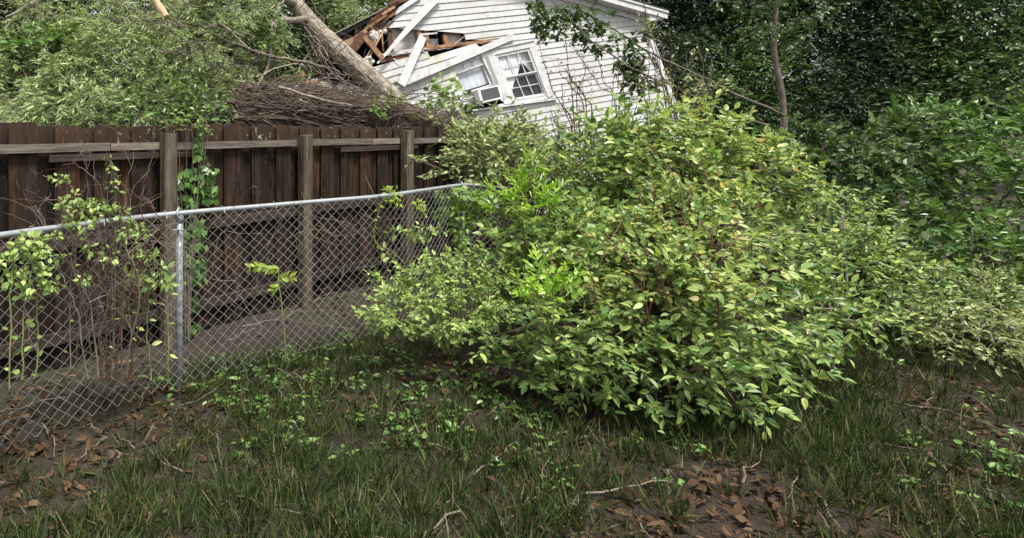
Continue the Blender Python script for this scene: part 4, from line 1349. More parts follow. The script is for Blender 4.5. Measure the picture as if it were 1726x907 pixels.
# ---------------------------------------------------------------- saplings against the house
def build_sapling():
    T = thing('maple_sapling', 'young lobed-leaf sapling standing in front of the air conditioner', 'sapling', tuple(gpt(750, 9.4)))
    st = MB(); fol = Foliage()
    for path in ([(750, 420), (748, 300), (735, 200), (742, 160), (746, 128)], [(735, 200), (715, 180), (700, 172)], [(742, 160), (765, 145), (777, 132)], [(738, 180), (765, 172), (790, 168)], [(735, 195), (725, 165), (728, 150)], [(740, 190), (770, 190), (795, 183)]):
        p = wob(curve([P(x, y, 9.4) for x, y in path], 12), 0.012)
        st.tube(p, np.linspace(0.012, 0.005, 12), 5)
        vine_leaves(fol, p, 9, 0.10, up=0.5, spread=0.08)
    for q in ((746, 140, 9.3, 16, 14), (730, 165, 9.3, 18, 16), (758, 152, 9.3, 18, 12), (752, 178, 9.3, 26, 10), (715, 182, 9.3, 20, 9)):
        pos, d = shell(blob(*q), 20, 0.3)
        fol.add(pos, norm(d + rng.normal(0, .4, d.shape) - Z * 0.3), norm(EYE - pos) * 0.6 + Z * 0.5 + rng.normal(0, .4, d.shape), 0.10)
    st.build('stem', M['greenstem'], T)
    fol.build(T, M['maple'], 'lobed', 'lobed', parts=120)
    shrub('vine_clump', 'dark green leaf clump hanging at the left of the air conditioner', 'vine', [bl(788, 172, 9.6, 14, 13), bl(776, 186, 9.4, 14, 8)], gpt(785, 9.9), 'lobed', 'wide', 'wide_hi', 0.085, 75, 0.15, 7, 40, main_r=0.008)
build_sapling()

# ---------------------------------------------------------------- overhanging branch from a sapling at the right
def build_overhang():
    T = thing('hanging_branch_tree', 'thin tree at the right whose long leafy branches arch across the white gable', 'tree', tuple(gpt(1325, 8.4)))
    D = 8.0
    MB().tube(wob(curve([gpt(1325, 8.4), P(1318, 330, 8.4), P(1322, 200, 8.3), P(1305, 60, 8.4), P(1320, -60, 8.5)], 22), 0.01), np.linspace(0.06, 0.03, 22), 9).build('trunk', M['twig'], T, True)
    fol = Foliage()
    br1 = wob(curve([P(1322, 195, 8.3), P(1255, 165, 8.2), P(1200, 134, 8.1), P(1150, 113, 8.0), P(1090, 84, 8.0), P(1050, 60, 7.9), P(1000, 30, 7.9), P(955, 5, 7.8), P(925, -12, 7.8)], 40), 0.008)
    br2 = wob(curve([P(1322, 215, 8.3), P(1240, 190, 8.2), P(1165, 160, 8.0), P(1120, 140, 7.9), P(1090, 130, 7.8), P(1050, 111, 7.8), P(1020, 90, 7.7), P(998, 76, 7.7), P(965, 45, 7.7), P(925, 2, 7.7), P(915, -12, 7.7)], 40), 0.008)
    br3 = wob(curve([P(1090, 84, 8.0), P(1100, 100, 7.9), P(1112, 122, 7.9), P(1128, 142, 7.9)], 12), 0.008)
    MB().tube(br1, np.linspace(0.019, 0.008, 40), 7).build('branch', M['twig'], T, True)
    MB().tube(br2, np.linspace(0.014, 0.006, 40), 7).build('branch', M['twig'], T, True)
    MB().tube(br3, np.linspace(0.012, 0.006, 12), 5).build('branch', M['twig'], T, True)
    st = MB()
    def cluster(x, y, rx, ry, n, Dd=7.9, L=0.075):
        b = blob(x, y, Dd, rx, ry)
        pos, d = shell(b, n, 0.2, back=0.8)
        dirs = norm(d * 0.6 - Z * 0.5 + rng.normal(0, .4, d.shape))
        sprigs(fol, st, pos - dirs * 0.05, dirs, 0.13, 6, L, 50, 0.6, 0.5, 0.3, 0.4, 0.0025)
    for q in ((905, 10, 16, 12, 16), (920, 30, 20, 16, 24), (912, 48, 14, 10, 14), (945, 28, 18, 14, 18), (935, 55, 14, 8, 8), (965, 28, 16, 12, 14), (975, 50, 16, 14, 14), (960, 12, 16, 10, 8), (1000, 20, 12, 9, 7), (1000, 42, 16, 11, 12),
              (985, 62, 12, 12, 10), (1020, 45, 12, 8, 8), (1010, 78, 20, 11, 16), (1040, 62, 9, 6, 5), (1065, 72, 10, 8, 7), (1070, 90, 12, 10, 12), (1065, 105, 16, 12, 18), (1060, 122, 14, 9, 12), (1078, 118, 10, 9, 8), (1055, 130, 8, 10, 6),
              (1085, 135, 14, 8, 9), (1090, 148, 10, 8, 6), (1070, 140, 10, 7, 5), (1085, 55, 16, 8, 10), (1100, 48, 9, 6, 5), (1025, 20, 5, 5, 3), (1040, 105, 8, 8, 5), (1115, 136, 10, 6, 4)):
        cluster(*q)
    for q in ((1290, -20, 60, 40, 60), (1360, 10, 50, 40, 50), (1330, 60, 40, 30, 30), (1250, 150, 20, 12, 8), (1270, 60, 30, 25, 20)): cluster(*q, 8.4)
    # sprig above the right window
    st.build('twigs', M['twig'], T)['kind'] = 'stuff'
    fol.build(T, M['lobed'], 'lobed', 'lobed', parts=260)
build_overhang()

# ---------------------------------------------------------------- tall bare stems
def bare_stems(name, label, base, D, paths, mat, r0=0.010, nside=9, sl=0.14, leaf='pale', nl=3, L=0.04):
    T = thing(name, label, 'shrub', tuple(gpt(base, D)))
    fol = Foliage(); has = False
    for path in paths:
        mb = MB()
        c = [gpt(base + rng.uniform(-12, 12), D)] + [P(x, y, D + rng.uniform(-.08, .08)) for x, y in path]
        p = wob(curve(c, 24), 0.006)
        tips = twigs(mb, p, r0, 0.0025, nside, sl, 5)
        # knotty buds
        for i in range(8, 24):
            if rng.random() < 0.7:
                q = p[i] + rng.normal(0, 0.004, 3)
                mb.tube([q, q + rng.normal(0, 0.008, 3) + Z * 0.012, q + rng.normal(0, 0.008, 3) + Z * 0.026], [0.003, 0.006, 0.002], 4)
        mb.build('stem', M[mat], T)
        for tp, d in tips:
            if rng.random() < 0.6:
                for _ in range(nl):
                    dd = norm(d + rng.normal(0, 0.6, 3))
                    fol.add(tp + rng.normal(0, 0.01, 3), dd, Z + norm(EYE - tp) * 0.5 + rng.normal(0, .4, 3), L * rng.uniform(0.6, 1.2)); has = True
    if has: fol.build(T, M[leaf], 'oval', 'oval_hi', parts=60)
    return T
bare_stems('bare_shrub', 'tall knotty reddish bare stems rising in front of the gable beside the window', 975, 6.3,
           [[(968, 238), (935, 155), (920, 110), (909, 66)], [(972, 232), (962, 138), (951, 68), (948, 48)], [(988, 206), (967, 148), (943, 122)], [(975, 230), (970, 160), (985, 118), (982, 95)],
            [(965, 240), (950, 180), (947, 140)], [(990, 200), (975, 150), (955, 118)], [(1000, 215), (985, 170), (968, 140), (960, 128)]], 'redtwig', 0.0075, 10, 0.14)
bare_stems('bare_shrub', 'slender bare stems in the middle of the gable over the bright shrub', 1040, 6.2,
           [[(1035, 195), (1008, 150), (985, 112), (968, 82)], [(1040, 190), (1020, 138), (1010, 106)], [(1048, 190), (1044, 140), (1040, 70)], [(1062, 190), (1060, 150), (1055, 122)], [(1030, 190), (1035, 130), (1043, 150)]], 'redtwig', 0.005, 7, 0.11)
bare_stems('bare_shrub', 'upright bare stems in front of the right corner of the house', 1110, 6.0,
           [[(1097, 172), (1094, 80), (1089, 40), (1084, 8)], [(1132, 188), (1130, 120), (1128, 48)], [(1090, 180), (1085, 140), (1080, 100)], [(1108, 172), (1104, 130), (1100, 90)]], 'redtwig', 0.0055, 10, 0.09)
bare_stems('bare_shrub', 'pale and brown twiggy stems at the right edge above the yellow-green shrub', 1180, 5.4,
           [[(1192, 212), (1187, 132), (1176, 80), (1168, 57)], [(1160, 215), (1176, 165), (1190, 140), (1204, 118)], [(1150, 190), (1160, 120), (1172, 90)], [(1170, 230), (1150, 190), (1165, 150), (1178, 128)], [(1198, 200), (1196, 150), (1200, 100)]], 'greystem', 0.007, 10, 0.14)

# ---------------------------------------------------------------- shrubs on the right
shrub('arching_shrub', 'pale olive-leaved shrub arching over the end of the board fence', 'shrub',
      [bl(782, 224, 6.9, 30, 20), bl(805, 248, 6.7, 40, 32), bl(748, 266, 6.6, 24, 12), bl(712, 270, 6.6, 16, 7), bl(845, 225, 6.9, 52, 24), bl(850, 262, 6.5, 60, 34), bl(910, 245, 6.6, 45, 32), bl(930, 285, 6.2, 48, 38), bl(790, 285, 6.5, 40, 18), bl(875, 200, 7.2, 24, 14), bl(965, 265, 6.4, 36, 32), bl(960, 310, 6.0, 45, 30), bl(815, 240, 7.5, 50, 22, 90), bl(875, 240, 7.5, 60, 28, 90), bl(800, 215, 7.9, 40, 14, 60)],
      gpt(880, 6.9), 'pale', 'oval', 'oval_hi', 0.072, 55, 0.26, 9, 260, 'greystem', droop=0.25, main_r=0.012, tips=2)
shrub('arching_shrub', 'small silvery sprays of leaves at the foot of the bare stems', 'shrub',
      [bl(960, 205, 6.5, 28, 20), bl(935, 190, 6.6, 16, 12), bl(985, 235, 6.2, 26, 22), bl(840, 190, 7.2, 22, 9), bl(862, 178, 7.2, 8, 14)],
      gpt(965, 6.6), 'pale', 'oval', 'oval_hi', 0.05, 50, 0.2, 8, 60, 'greystem', main_r=0.009)
shrub('broadleaf_shrub', 'tall mid-green broad-leaved shrub standing against the house siding', 'shrub',
      [bl(1055, 185, 5.7, 15, 16), bl(1050, 215, 5.6, 34, 24), bl(1000, 225, 5.6, 34, 22), bl(1020, 255, 5.5, 50, 30), bl(1060, 275, 5.4, 45, 36), bl(1000, 290, 5.5, 45, 30), bl(1050, 320, 5.2, 50, 30)],
      gpt(1035, 5.8), 'broad', 'wide', 'wide_hi', 0.095, 42, 0.30, 8, 260, 'greenstem', up=0.8, droop=0.12, W=0.8)
shrub('yellowish_shrub', 'yellow-green shrub mass at the right, behind and above the rest', 'shrub',
      [bl(1100, 195, 5.2, 38, 26), bl(1130, 225, 5.0, 45, 36), bl(1170, 205, 5.1, 34, 24), bl(1180, 245, 4.9, 50, 40), bl(1115, 270, 4.8, 50, 38), bl(1165, 300, 4.6, 60, 40), bl(1230, 280, 5.0, 60, 60), bl(1290, 300, 5.2, 60, 60), bl(1090, 245, 5.2, 30, 30), bl(1215, 225, 5.2, 40, 30)],
      gpt(1160, 5.4), 'yellowish', 'oval', 'oval_hi', 0.072, 56, 0.28, 9, 300, 'redtwig', up=1.0, droop=0.2, W=1.15)
shrub('yellowish_shrub', 'nearest yellow-green shrub filling the lower right corner', 'shrub',
      [bl(1095, 345, 4.5, 55, 38), bl(1160, 365, 4.2, 60, 45), bl(1075, 400, 4.2, 55, 40), bl(1135, 430, 3.9, 65, 45), bl(1195, 430, 3.8, 60, 50), bl(1060, 450, 4.0, 55, 36), bl(1020, 420, 4.3, 40, 32), bl(1120, 480, 3.7, 80, 45), bl(1220, 490, 3.6, 80, 50), bl(1240, 380, 4.2, 60, 55), bl(1040, 500, 3.9, 60, 40)],
      gpt(1140, 4.5), 'yellowish', 'oval', 'oval_hi', 0.068, 54, 0.26, 9, 300, 'redtwig', up=1.0, droop=0.2, W=1.1)
shrub('broadleaf_shrub', 'broad-leaved green shrub in front of the chain-link fence end', 'shrub',
      [bl(875, 385, 4.8, 48, 30), bl(930, 385, 4.8, 44, 28), bl(980, 365, 4.9, 42, 32), bl(860, 415, 4.6, 40, 30), bl(915, 415, 4.5, 50, 34), bl(970, 405, 4.5, 48, 34), bl(1000, 370, 4.7, 40, 30), bl(960, 450, 4.3, 50, 30), bl(1000, 460, 4.2, 40, 30)],
      gpt(920, 4.8), 'broad', 'wide', 'wide_hi', 0.072, 58, 0.24, 8, 300, 'greenstem', up=0.9, W=0.85)
shrub('laurel_sprout', 'upright vivid green sprout with narrow glossy leaves at the fence end', 'shrub',
      [bl(888, 280, 4.9, 18, 16), bl(886, 305, 4.8, 28, 18), bl(858, 325, 4.75, 32, 16), bl(895, 338, 4.65, 38, 20), bl(846, 350, 4.7, 26, 10), bl(925, 345, 4.7, 22, 16)],
      gpt(888, 5.3), 'laurel', 'oval', 'lance_hi', 0.07, 75, 0.20, 9, 200, 'greenstem', angle=35, up=0.6, bias=(0, -0.1, 0.8), W=0.8, droop=0.0)
shrub('laurel_sprout', 'low vivid green leafy sprout at the front of the shrubs', 'shrub',
      [bl(925, 450, 3.9, 26, 16), bl(955, 462, 3.8, 22, 14), bl(895, 475, 3.8, 30, 14), bl(940, 490, 3.7, 45, 18)],
      gpt(925, 3.95), 'laurel', 'oval', 'oval_hi', 0.058, 85, 0.16, 8, 120, 'greenstem', angle=38, up=0.6, bias=(0, -0.1, 0.8), droop=0.0, main_r=0.007)
shrub('ground_cover', 'pale lime-green low shrub spreading at the foot of the chain-link fence', 'shrub',
      [bl(670, 475, 4.5, 34, 16), bl(715, 462, 4.6, 42, 24), bl(760, 448, 4.7, 40, 24), bl(805, 440, 4.7, 36, 24), bl(840, 460, 4.5, 40, 28), bl(790, 475, 4.4, 60, 26), bl(715, 490, 4.4, 60, 24), bl(850, 500, 4.3, 60, 30), bl(760, 520, 4.2, 90, 36), bl(660, 520, 4.2, 60, 30)],
      gpt(760, 4.6), 'honey', 'wide', 'wide_hi', 0.042, 115, 0.15, 8, 300, 'greenstem', up=0.9, W=0.85, main_r=0.006, tips=1)

shrub('shade_shrub', 'shaded dark green shrub behind the broad-leaved one, hiding the house foot', 'shrub',
      [bl(1000, 290, 7.6, 70, 50), bl(1090, 290, 7.4, 70, 60), bl(1170, 270, 7.4, 70, 60), bl(1050, 360, 7.0, 90, 60), bl(1150, 360, 6.8, 90, 60), bl(940, 340, 7.2, 60, 50), bl(1060, 240, 7.8, 50, 36)],
      gpt(1070, 7.6), 'vineleaf', 'oval', None, 0.08, 60, 0.26, 8, 0, 'twig')
# extension of the thicket below and beside
shrub('ground_cover', 'shaded low green thicket in front of the shrubs at the right', 'shrub',
      [bl(950, 545, 3.8, 90, 40), bl(1060, 560, 3.7, 80, 45), bl(1180, 570, 3.6, 90, 45), bl(1290, 540, 3.8, 80, 55), bl(850, 560, 4.0, 60, 30), bl(1120, 530, 3.8, 80, 35), bl(1330, 450, 4.4, 70, 60), bl(1000, 590, 3.6, 80, 30), bl(1200, 620, 3.4, 90, 35), bl(1360, 520, 4.2, 70, 60), bl(980, 640, 3.75, 80, 32), bl(1100, 660, 3.6, 80, 32), bl(1230, 665, 3.5, 80, 30), bl(1330, 610, 3.9, 70, 40), bl(880, 610, 4.0, 60, 30)],
      gpt(1120, 4.2), 'broad', 'oval', None, 0.07, 60, 0.22, 8, 0, 'twig')
shrub('roadside_shrub', 'mid-green shrub joining the thicket to the dark bushes at the right', 'shrub',
      [bl(1360, 400, 4.9, 80, 60), bl(1440, 450, 4.9, 80, 60), bl(1330, 330, 5.4, 60, 50), bl(1520, 490, 5.0, 80, 50), bl(1400, 530, 4.4, 90, 40), bl(1420, 370, 5.6, 60, 50)],
      gpt(1420, 5.2), 'broad', 'oval', None, 0.06, 58, 0.24, 9, 0, 'twig')
shrub('roadside_shrub', 'small-leaved yellowish shrub low at the far right', 'shrub',
      [bl(1600, 500, 4.9, 80, 50), bl(1690, 520, 4.8, 90, 60), bl(1560, 540, 4.6, 70, 36), bl(1650, 560, 4.4, 90, 40)],
      gpt(1630, 5.1), 'pale', 'oval', None, 0.05, 70, 0.2, 9, 0, 'twig')
shrub('evergreen_bush', 'dark evergreen bush at the right behind the yellow-green shrub', 'shrub',
      [bl(1400, 300, 7.0, 90, 70), bl(1470, 350, 6.6, 90, 80), bl(1380, 390, 6.2, 80, 60), bl(1460, 440, 5.8, 90, 60), bl(1500, 260, 7.2, 70, 60), bl(1330, 260, 7.2, 60, 50)],
      gpt(1420, 7.0), 'lobed', 'wide', None, 0.09, 42, 0.25, 8, 0, 'twig')
shrub('evergreen_bush', 'large dark evergreen bush at the far right', 'shrub',
      [bl(1600, 300, 7.0, 100, 90), bl(1680, 350, 6.6, 100, 90), bl(1580, 400, 6.2, 90, 70), bl(1670, 460, 5.8, 100, 70), bl(1560, 230, 7.6, 70, 60), bl(1720, 250, 7.2, 80, 80), bl(1560, 470, 5.8, 70, 50)],
      gpt(1630, 7.0), 'vineleaf', 'oval', None, 0.10, 34, 0.25, 8, 0, 'twig')

# ---------------------------------------------------------------- vines on the fences
def build_vine(name, label, paths, mat, shape, hi, L, n, stem_mat='greenstem', r=0.004, blobs=(), parts=300, up=0.5, pairs=False, W=1.0, cat='vine', nb=14, groundx=None, groundD=None):
    first = P(*paths[0][0])
    T = thing(name, label, cat, (first[0], first[1], 0))
    st = MB(); fol = Foliage()
    for path in paths:
        p = wob(curve([P(*q) for q in path], 18), 0.006)
        st.tube(p, np.linspace(r, r * 0.5, 18), 5)
        if n: vine_leaves(fol, p, n, L, up=up, pairs=pairs)
    for q in blobs:
        pos, d = shell(blob(*q), nb, 0.2, back=0.8)
        fol.add(pos, norm(d + rng.normal(0, .5, d.shape) - Z * 0.3), Z * up + norm(EYE - pos) * 0.6 + rng.normal(0, .4, d.shape), L * rng.uniform(0.7, 1.2, len(pos)))
    st.build('stems', M[stem_mat], T)
    fol.build(T, M[mat], shape, hi, parts, W=W)
    return T

def build_ivy():
    T = thing('ivy', 'dark green ivy climbing the boards beside the tall fence post', 'vine', tuple(fpt(fence_s(325), 0.1, 0)))
    st = MB(); fol = Foliage()
    def ip(x, y, w):
        s = fence_s(x, w); q = fpt(s, w, 0)
        return q + Z * (EYE[2] - (y - CY) / FPX * q[1])
    for path in ([(322, 640), (318, 480), (325, 400), (330, 320), (338, 260), (342, 205)], [(318, 480), (305, 400), (308, 330), (300, 300)], [(330, 400), (345, 340), (362, 300)], [(340, 320), (352, 290), (360, 282)], [(322, 500), (335, 440), (340, 380)], [(342, 230), (348, 205), (356, 190)]):
        p = wob(curve([ip(x, y, 0.06) for x, y in path], 16), 0.008)
        st.tube(p, np.linspace(0.006, 0.003, 16), 5)
    spots = []
    for cx, cy, rx, ry, m in ((334, 262, 9, 14, 14), (333, 240, 7, 12, 8), (330, 290, 22, 12, 16), (315, 305, 18, 14, 14), (345, 300, 16, 12, 12), (355, 285, 12, 8, 7), (330, 325, 22, 14, 16), (358, 315, 12, 10, 7), (308, 335, 12, 12, 8), (350, 335, 12, 8, 6), (325, 350, 14, 10, 8),
                              (318, 385, 16, 14, 12), (330, 410, 14, 16, 12), (312, 420, 10, 16, 10), (325, 445, 18, 16, 24), (318, 472, 18, 14, 22), (335, 470, 13, 12, 14), (312, 395, 14, 14, 10), (332, 380, 12, 12, 10), (322, 510, 18, 22, 16), (318, 560, 16, 26, 14), (338, 222, 6, 10, 6), (340, 390, 8, 10, 4)):
        for _ in range(int(m * 1.7)): spots.append((cx + rng.normal(0, rx * .55), cy + rng.normal(0, ry * .55)))
    for x, y in spots:
        q = ip(x, y, rng.uniform(0.05, 0.15))
        d = norm(-Z * 0.8 + FD * rng.normal(0, 0.7) + FN * 0.15)
        L = (0.068 if y < 360 else 0.056) * rng.uniform(0.7, 1.25) * (0.7 if y < 280 and x > 322 else 1)
        fol.add(q, d, FN * 0.8 + Z * 0.6 + rng.normal(0, 0.42, 3), L)
    st.build('stems', M['twig'], T)
    fol.build(T, M['ivyleaf'], 'ivy', 'ivy', parts=300, W=0.95)
build_ivy()

# pinnate sprout poking through the mesh
def build_pinnate():
    T = thing('pinnate_sprout', 'lime-green pinnate sprout poking through the chain-link mesh', 'sprout', tuple(gpt(478, 4.42)))
    st = MB(); fol = Foliage()
    D = 4.38
    st.tube(wob(curve([gpt(480, 4.42), P(476, 560, D), P(470, 485, D), P(470, 453, D)], 12), 0.004), np.linspace(0.005, 0.003, 12), 5)
    for path, k in (([(470, 453), (455, 452), (438, 449), (418, 451)], 9), ([(469, 470), (476, 466), (488, 464), (496, 467)], 5), ([(470, 478), (466, 482), (460, 488)], 4)):
        p = curve([P(x, y, D - 0.02 * i) for i, (x, y) in enumerate(path)], 14)
        st.tube(p, np.linspace(0.0025, 0.0015, 14), 4)
        for j in range(k):
            t = int((j + 0.6) / k * 13)
            for s in (1, -0.35):
                tan = norm(p[-1] - p[0])
                fol.add(p[t], norm(tan * 0.55 - Z * s * 0.8 + rng.normal(0, .1, 3)), norm(EYE - p[t]) + Z * 0.5 + rng.normal(0, .15, 3), 0.058 * rng.uniform(0.8, 1.1))
    st.build('stem', M['greenstem'], T)
    fol.build(T, M['lime'], 'oval', 'oval_hi', parts=60)
build_pinnate()

build_vine('yellow_vine', 'thin vine with small yellow-green leaves trailing down the chain-link mesh', [[(662, 328, 4.98), (645, 340, 4.96), (632, 365, 4.95), (627, 400, 4.93), (642, 425, 4.92), (650, 460, 4.9), (655, 560, 4.9)], [(662, 328, 4.98), (655, 320, 4.95), (672, 335, 4.95)], [(690, 345, 5.2), (705, 352, 5.2), (716, 362, 5.2)]],
           'lime', 'wide', 'wide_hi', 0.038, 20, blobs=((658, 325, 4.93, 18, 10), (668, 340, 4.95, 10, 8), (707, 345, 5.15, 12, 7)), nb=16, W=0.85)
build_vine('mesh_vine', 'pale green vine running sideways through the mesh above the low shrub', [[(735, 470, 4.95), (722, 420, 5.0), (708, 395, 5.0), (690, 392, 4.98), (640, 391, 4.95)], [(708, 395, 5.0), (725, 388, 5.0), (750, 392, 5.05)], [(708, 395, 5.0), (704, 410, 5.0), (712, 375, 5.1)], [(690, 470, 4.8), (672, 440, 4.8), (655, 425, 4.8), (640, 415, 4.8)]],
           'honey', 'oval', 'oval_hi', 0.06, 11, 'greystem', blobs=((715, 388, 5.0, 18, 8), (700, 398, 5.0, 14, 8), (742, 390, 5.0, 12, 6), (670, 392, 4.95, 20, 5)), nb=10)
build_vine('corner_vine', 'leafy green vine clump on the chain-link corner post', [[(776, 560, 5.95), (772, 460, 5.95), (776, 380, 5.95), (785, 330, 5.95), (800, 318, 5.95)], [(776, 380, 5.95), (750, 350, 5.95), (742, 325, 5.95)], [(785, 340, 5.95), (815, 335, 5.9), (838, 345, 5.9)]],
           'maple', 'wide', 'wide_hi', 0.068, 14, blobs=((790, 340, 5.9, 32, 16), (770, 360, 5.9, 22, 18), (815, 340, 5.9, 24, 12), (775, 385, 5.9, 16, 12), (748, 330, 5.95, 12, 9), (762, 345, 5.9, 14, 12), (742, 362, 5.95, 8, 8), (800, 365, 5.9, 14, 10), (780, 325, 5.85, 14, 8), (778, 405, 5.85, 10, 14)), nb=30)

build_vine('thicket_vine', 'lobed bright green vine scrambling over the lower right shrubs', [[(1010, 620, 3.9), (1005, 480, 3.95), (1030, 400, 4.1), (1080, 330, 4.4), (1110, 270, 4.6)], [(1060, 620, 3.7), (1100, 500, 3.65), (1160, 430, 3.75), (1190, 330, 4.2)], [(1030, 400, 4.1), (985, 380, 4.4), (960, 340, 4.6)]],
           'maple', 'lobed', 'lobed', 0.06, 18, 'redtwig', 0.005, blobs=((1045, 355, 4.3, 26, 16), (1130, 320, 4.35, 26, 16), (1005, 395, 4.2, 24, 14), (1170, 345, 4.1, 20, 18), (1080, 430, 3.9, 26, 14), (1150, 470, 3.6, 26, 14), (990, 330, 4.9, 22, 12), (1060, 290, 4.9, 24, 14), (1190, 260, 4.6, 20, 14)), nb=24)
def build_canes():
    T = thing('bramble_canes', 'arching brown canes and small-leaved vines running through the lower right shrubs', 'bramble', tuple(gpt(1170, 4.4)))
    fol = Foliage()
    for path in ([(1215, 600, 3.5), (1196, 485, 3.45), (1180, 452, 3.45), (1163, 430, 3.5), (1140, 412, 3.5)], [(1230, 600, 3.7), (1200, 410, 3.7), (1186, 390, 3.7), (1172, 365, 3.75), (1160, 352, 3.8)], [(1100, 600, 3.6), (1085, 480, 3.6), (1050, 420, 3.7), (1000, 395, 3.8), (950, 372, 4.0)],
                 [(1020, 600, 3.7), (1000, 470, 3.75), (985, 440, 3.75), (960, 420, 3.8)], [(1180, 500, 4.0), (1150, 340, 4.1), (1120, 270, 4.4), (1060, 215, 4.9)], [(1130, 600, 3.6), (1120, 470, 3.55), (1090, 425, 3.6), (1060, 410, 3.7), (1030, 415, 3.7)], [(1160, 520, 3.9), (1100, 330, 4.2), (1050, 300, 4.6), (1000, 290, 4.9)],
                 [(1240, 520, 4.2), (1190, 300, 4.3), (1150, 240, 4.6), (1110, 215, 4.8)], [(960, 600, 4.0), (940, 470, 4.0), (905, 430, 4.1), (880, 400, 4.3)]):
        mb = MB()
        p = wob(curve([P(*q) for q in path], 22), 0.006)
        twigs(mb, p, 0.0055, 0.002, 7, 0.12, 5)
        mb.build('cane', M['redtwig'], T)
        vine_leaves(fol, p[8:], 16, 0.038, up=0.8, spread=0.05)
    fol.build(T, M['broad'], 'wide', 'wide_hi', parts=120)
build_canes()
shrub('twiggy_shrub', 'loose twiggy small-leaved shrub climbing beside the right corner of the house', 'shrub',
      [bl(1145, 152, 6.3, 20, 20), bl(1182, 168, 6.1, 24, 20), bl(1128, 178, 6.2, 20, 16), bl(1160, 185, 6.0, 30, 18), bl(1205, 150, 6.2, 20, 22), bl(1098, 52, 6.6, 12, 7)],
      gpt(1155, 6.4), 'pale', 'oval', 'oval_hi', 0.048, 48, 0.2, 8, 80, 'redtwig', main_r=0.008, bias=(0, 0, 0.7))
# left: honeysuckle, lime vine, weed, bare brambles
build_vine('honeysuckle_vine', 'climbing vine with pale oval leaves twined through bare twigs at the left', [[(120, 620, 3.4), (118, 485, 3.42), (124, 420, 3.42), (130, 360, 3.42), (122, 330, 3.44), (108, 305, 3.44), (72, 296, 3.44)], [(190, 640, 3.5), (192, 480, 3.5), (190, 400, 3.5), (188, 320, 3.5), (185, 272, 3.5), (172, 268, 3.5)], [(130, 360, 3.42), (150, 345, 3.42), (180, 345, 3.45)], [(225, 620, 3.6), (222, 480, 3.6), (226, 400, 3.6), (218, 372, 3.6)], [(185, 272, 3.5), (196, 300, 3.5), (200, 322, 3.5)]],
           'honey', 'wide', 'wide_hi', 0.034, 14, 'greystem', 0.004,
           blobs=((124, 335, 3.38, 16, 12), (138, 350, 3.38, 16, 12), (135, 378, 3.36, 18, 12), (150, 345, 3.4, 12, 8), (168, 345, 3.42, 12, 8), (92, 398, 3.3, 14, 9), (115, 372, 3.36, 14, 10), (225, 378, 3.55, 14, 10), (238, 392, 3.55, 12, 10), (212, 395, 3.52, 12, 10), (97, 436, 3.3, 10, 8), (142, 470, 3.35, 10, 10), (186, 350, 3.46, 10, 8), (100, 300, 3.42, 18, 4), (155, 365, 3.4, 14, 10), (110, 345, 3.4, 12, 10), (230, 420, 3.55, 10, 12), (70, 420, 3.2, 14, 8), (185, 430, 3.45, 14, 14), (150, 420, 3.4, 14, 14), (205, 360, 3.5, 12, 10)), nb=18, W=0.85)
build_vine('lime_vine', 'light green heart-leaved vine in the lower left corner', [[(15, 660, 2.9), (17, 485, 2.9), (22, 440, 2.92), (30, 398, 2.95)], [(40, 640, 2.95), (45, 500, 2.95), (52, 440, 2.97), (62, 400, 3.0)], [(22, 440, 2.92), (5, 445, 2.9), (-15, 440, 2.9)], [(60, 640, 3.0), (65, 500, 3.0), (70, 465, 3.0)]],
           'honey', 'wide', 'wide_hi', 0.037, 14, 'greenstem', 0.004,
           blobs=((48, 400, 2.95, 18, 7), (60, 405, 2.95, 12, 8), (48, 440, 2.93, 18, 12), (60, 460, 2.95, 18, 12), (40, 470, 2.93, 18, 12), (75, 455, 2.97, 14, 10), (5, 440, 2.9, 14, 9), (10, 475, 2.9, 14, 9), (60, 485, 2.95, 20, 9), (55, 425, 2.95, 14, 9), (30, 420, 2.92, 16, 9), (85, 475, 2.97, 14, 10)), nb=15, W=0.95)
build_vine('weed', 'narrow-leaved weed at the foot of the metal post', [[(255, 640, 3.75), (248, 500, 3.75), (238, 450, 3.75)], [(285, 640, 3.8), (278, 500, 3.8), (274, 440, 3.8)], [(248, 500, 3.75), (225, 470, 3.75), (210, 462, 3.75)], [(240, 520, 3.75), (262, 450, 3.75), (256, 425, 3.75)]],
           'honey', 'oval', 'oval_hi', 0.062, 10, 'greenstem', 0.004, blobs=((232, 465, 3.7, 18, 8), (276, 458, 3.78, 9, 16), (262, 470, 3.75, 16, 12), (285, 475, 3.78, 8, 10), (252, 430, 3.75, 10, 8)), nb=12)

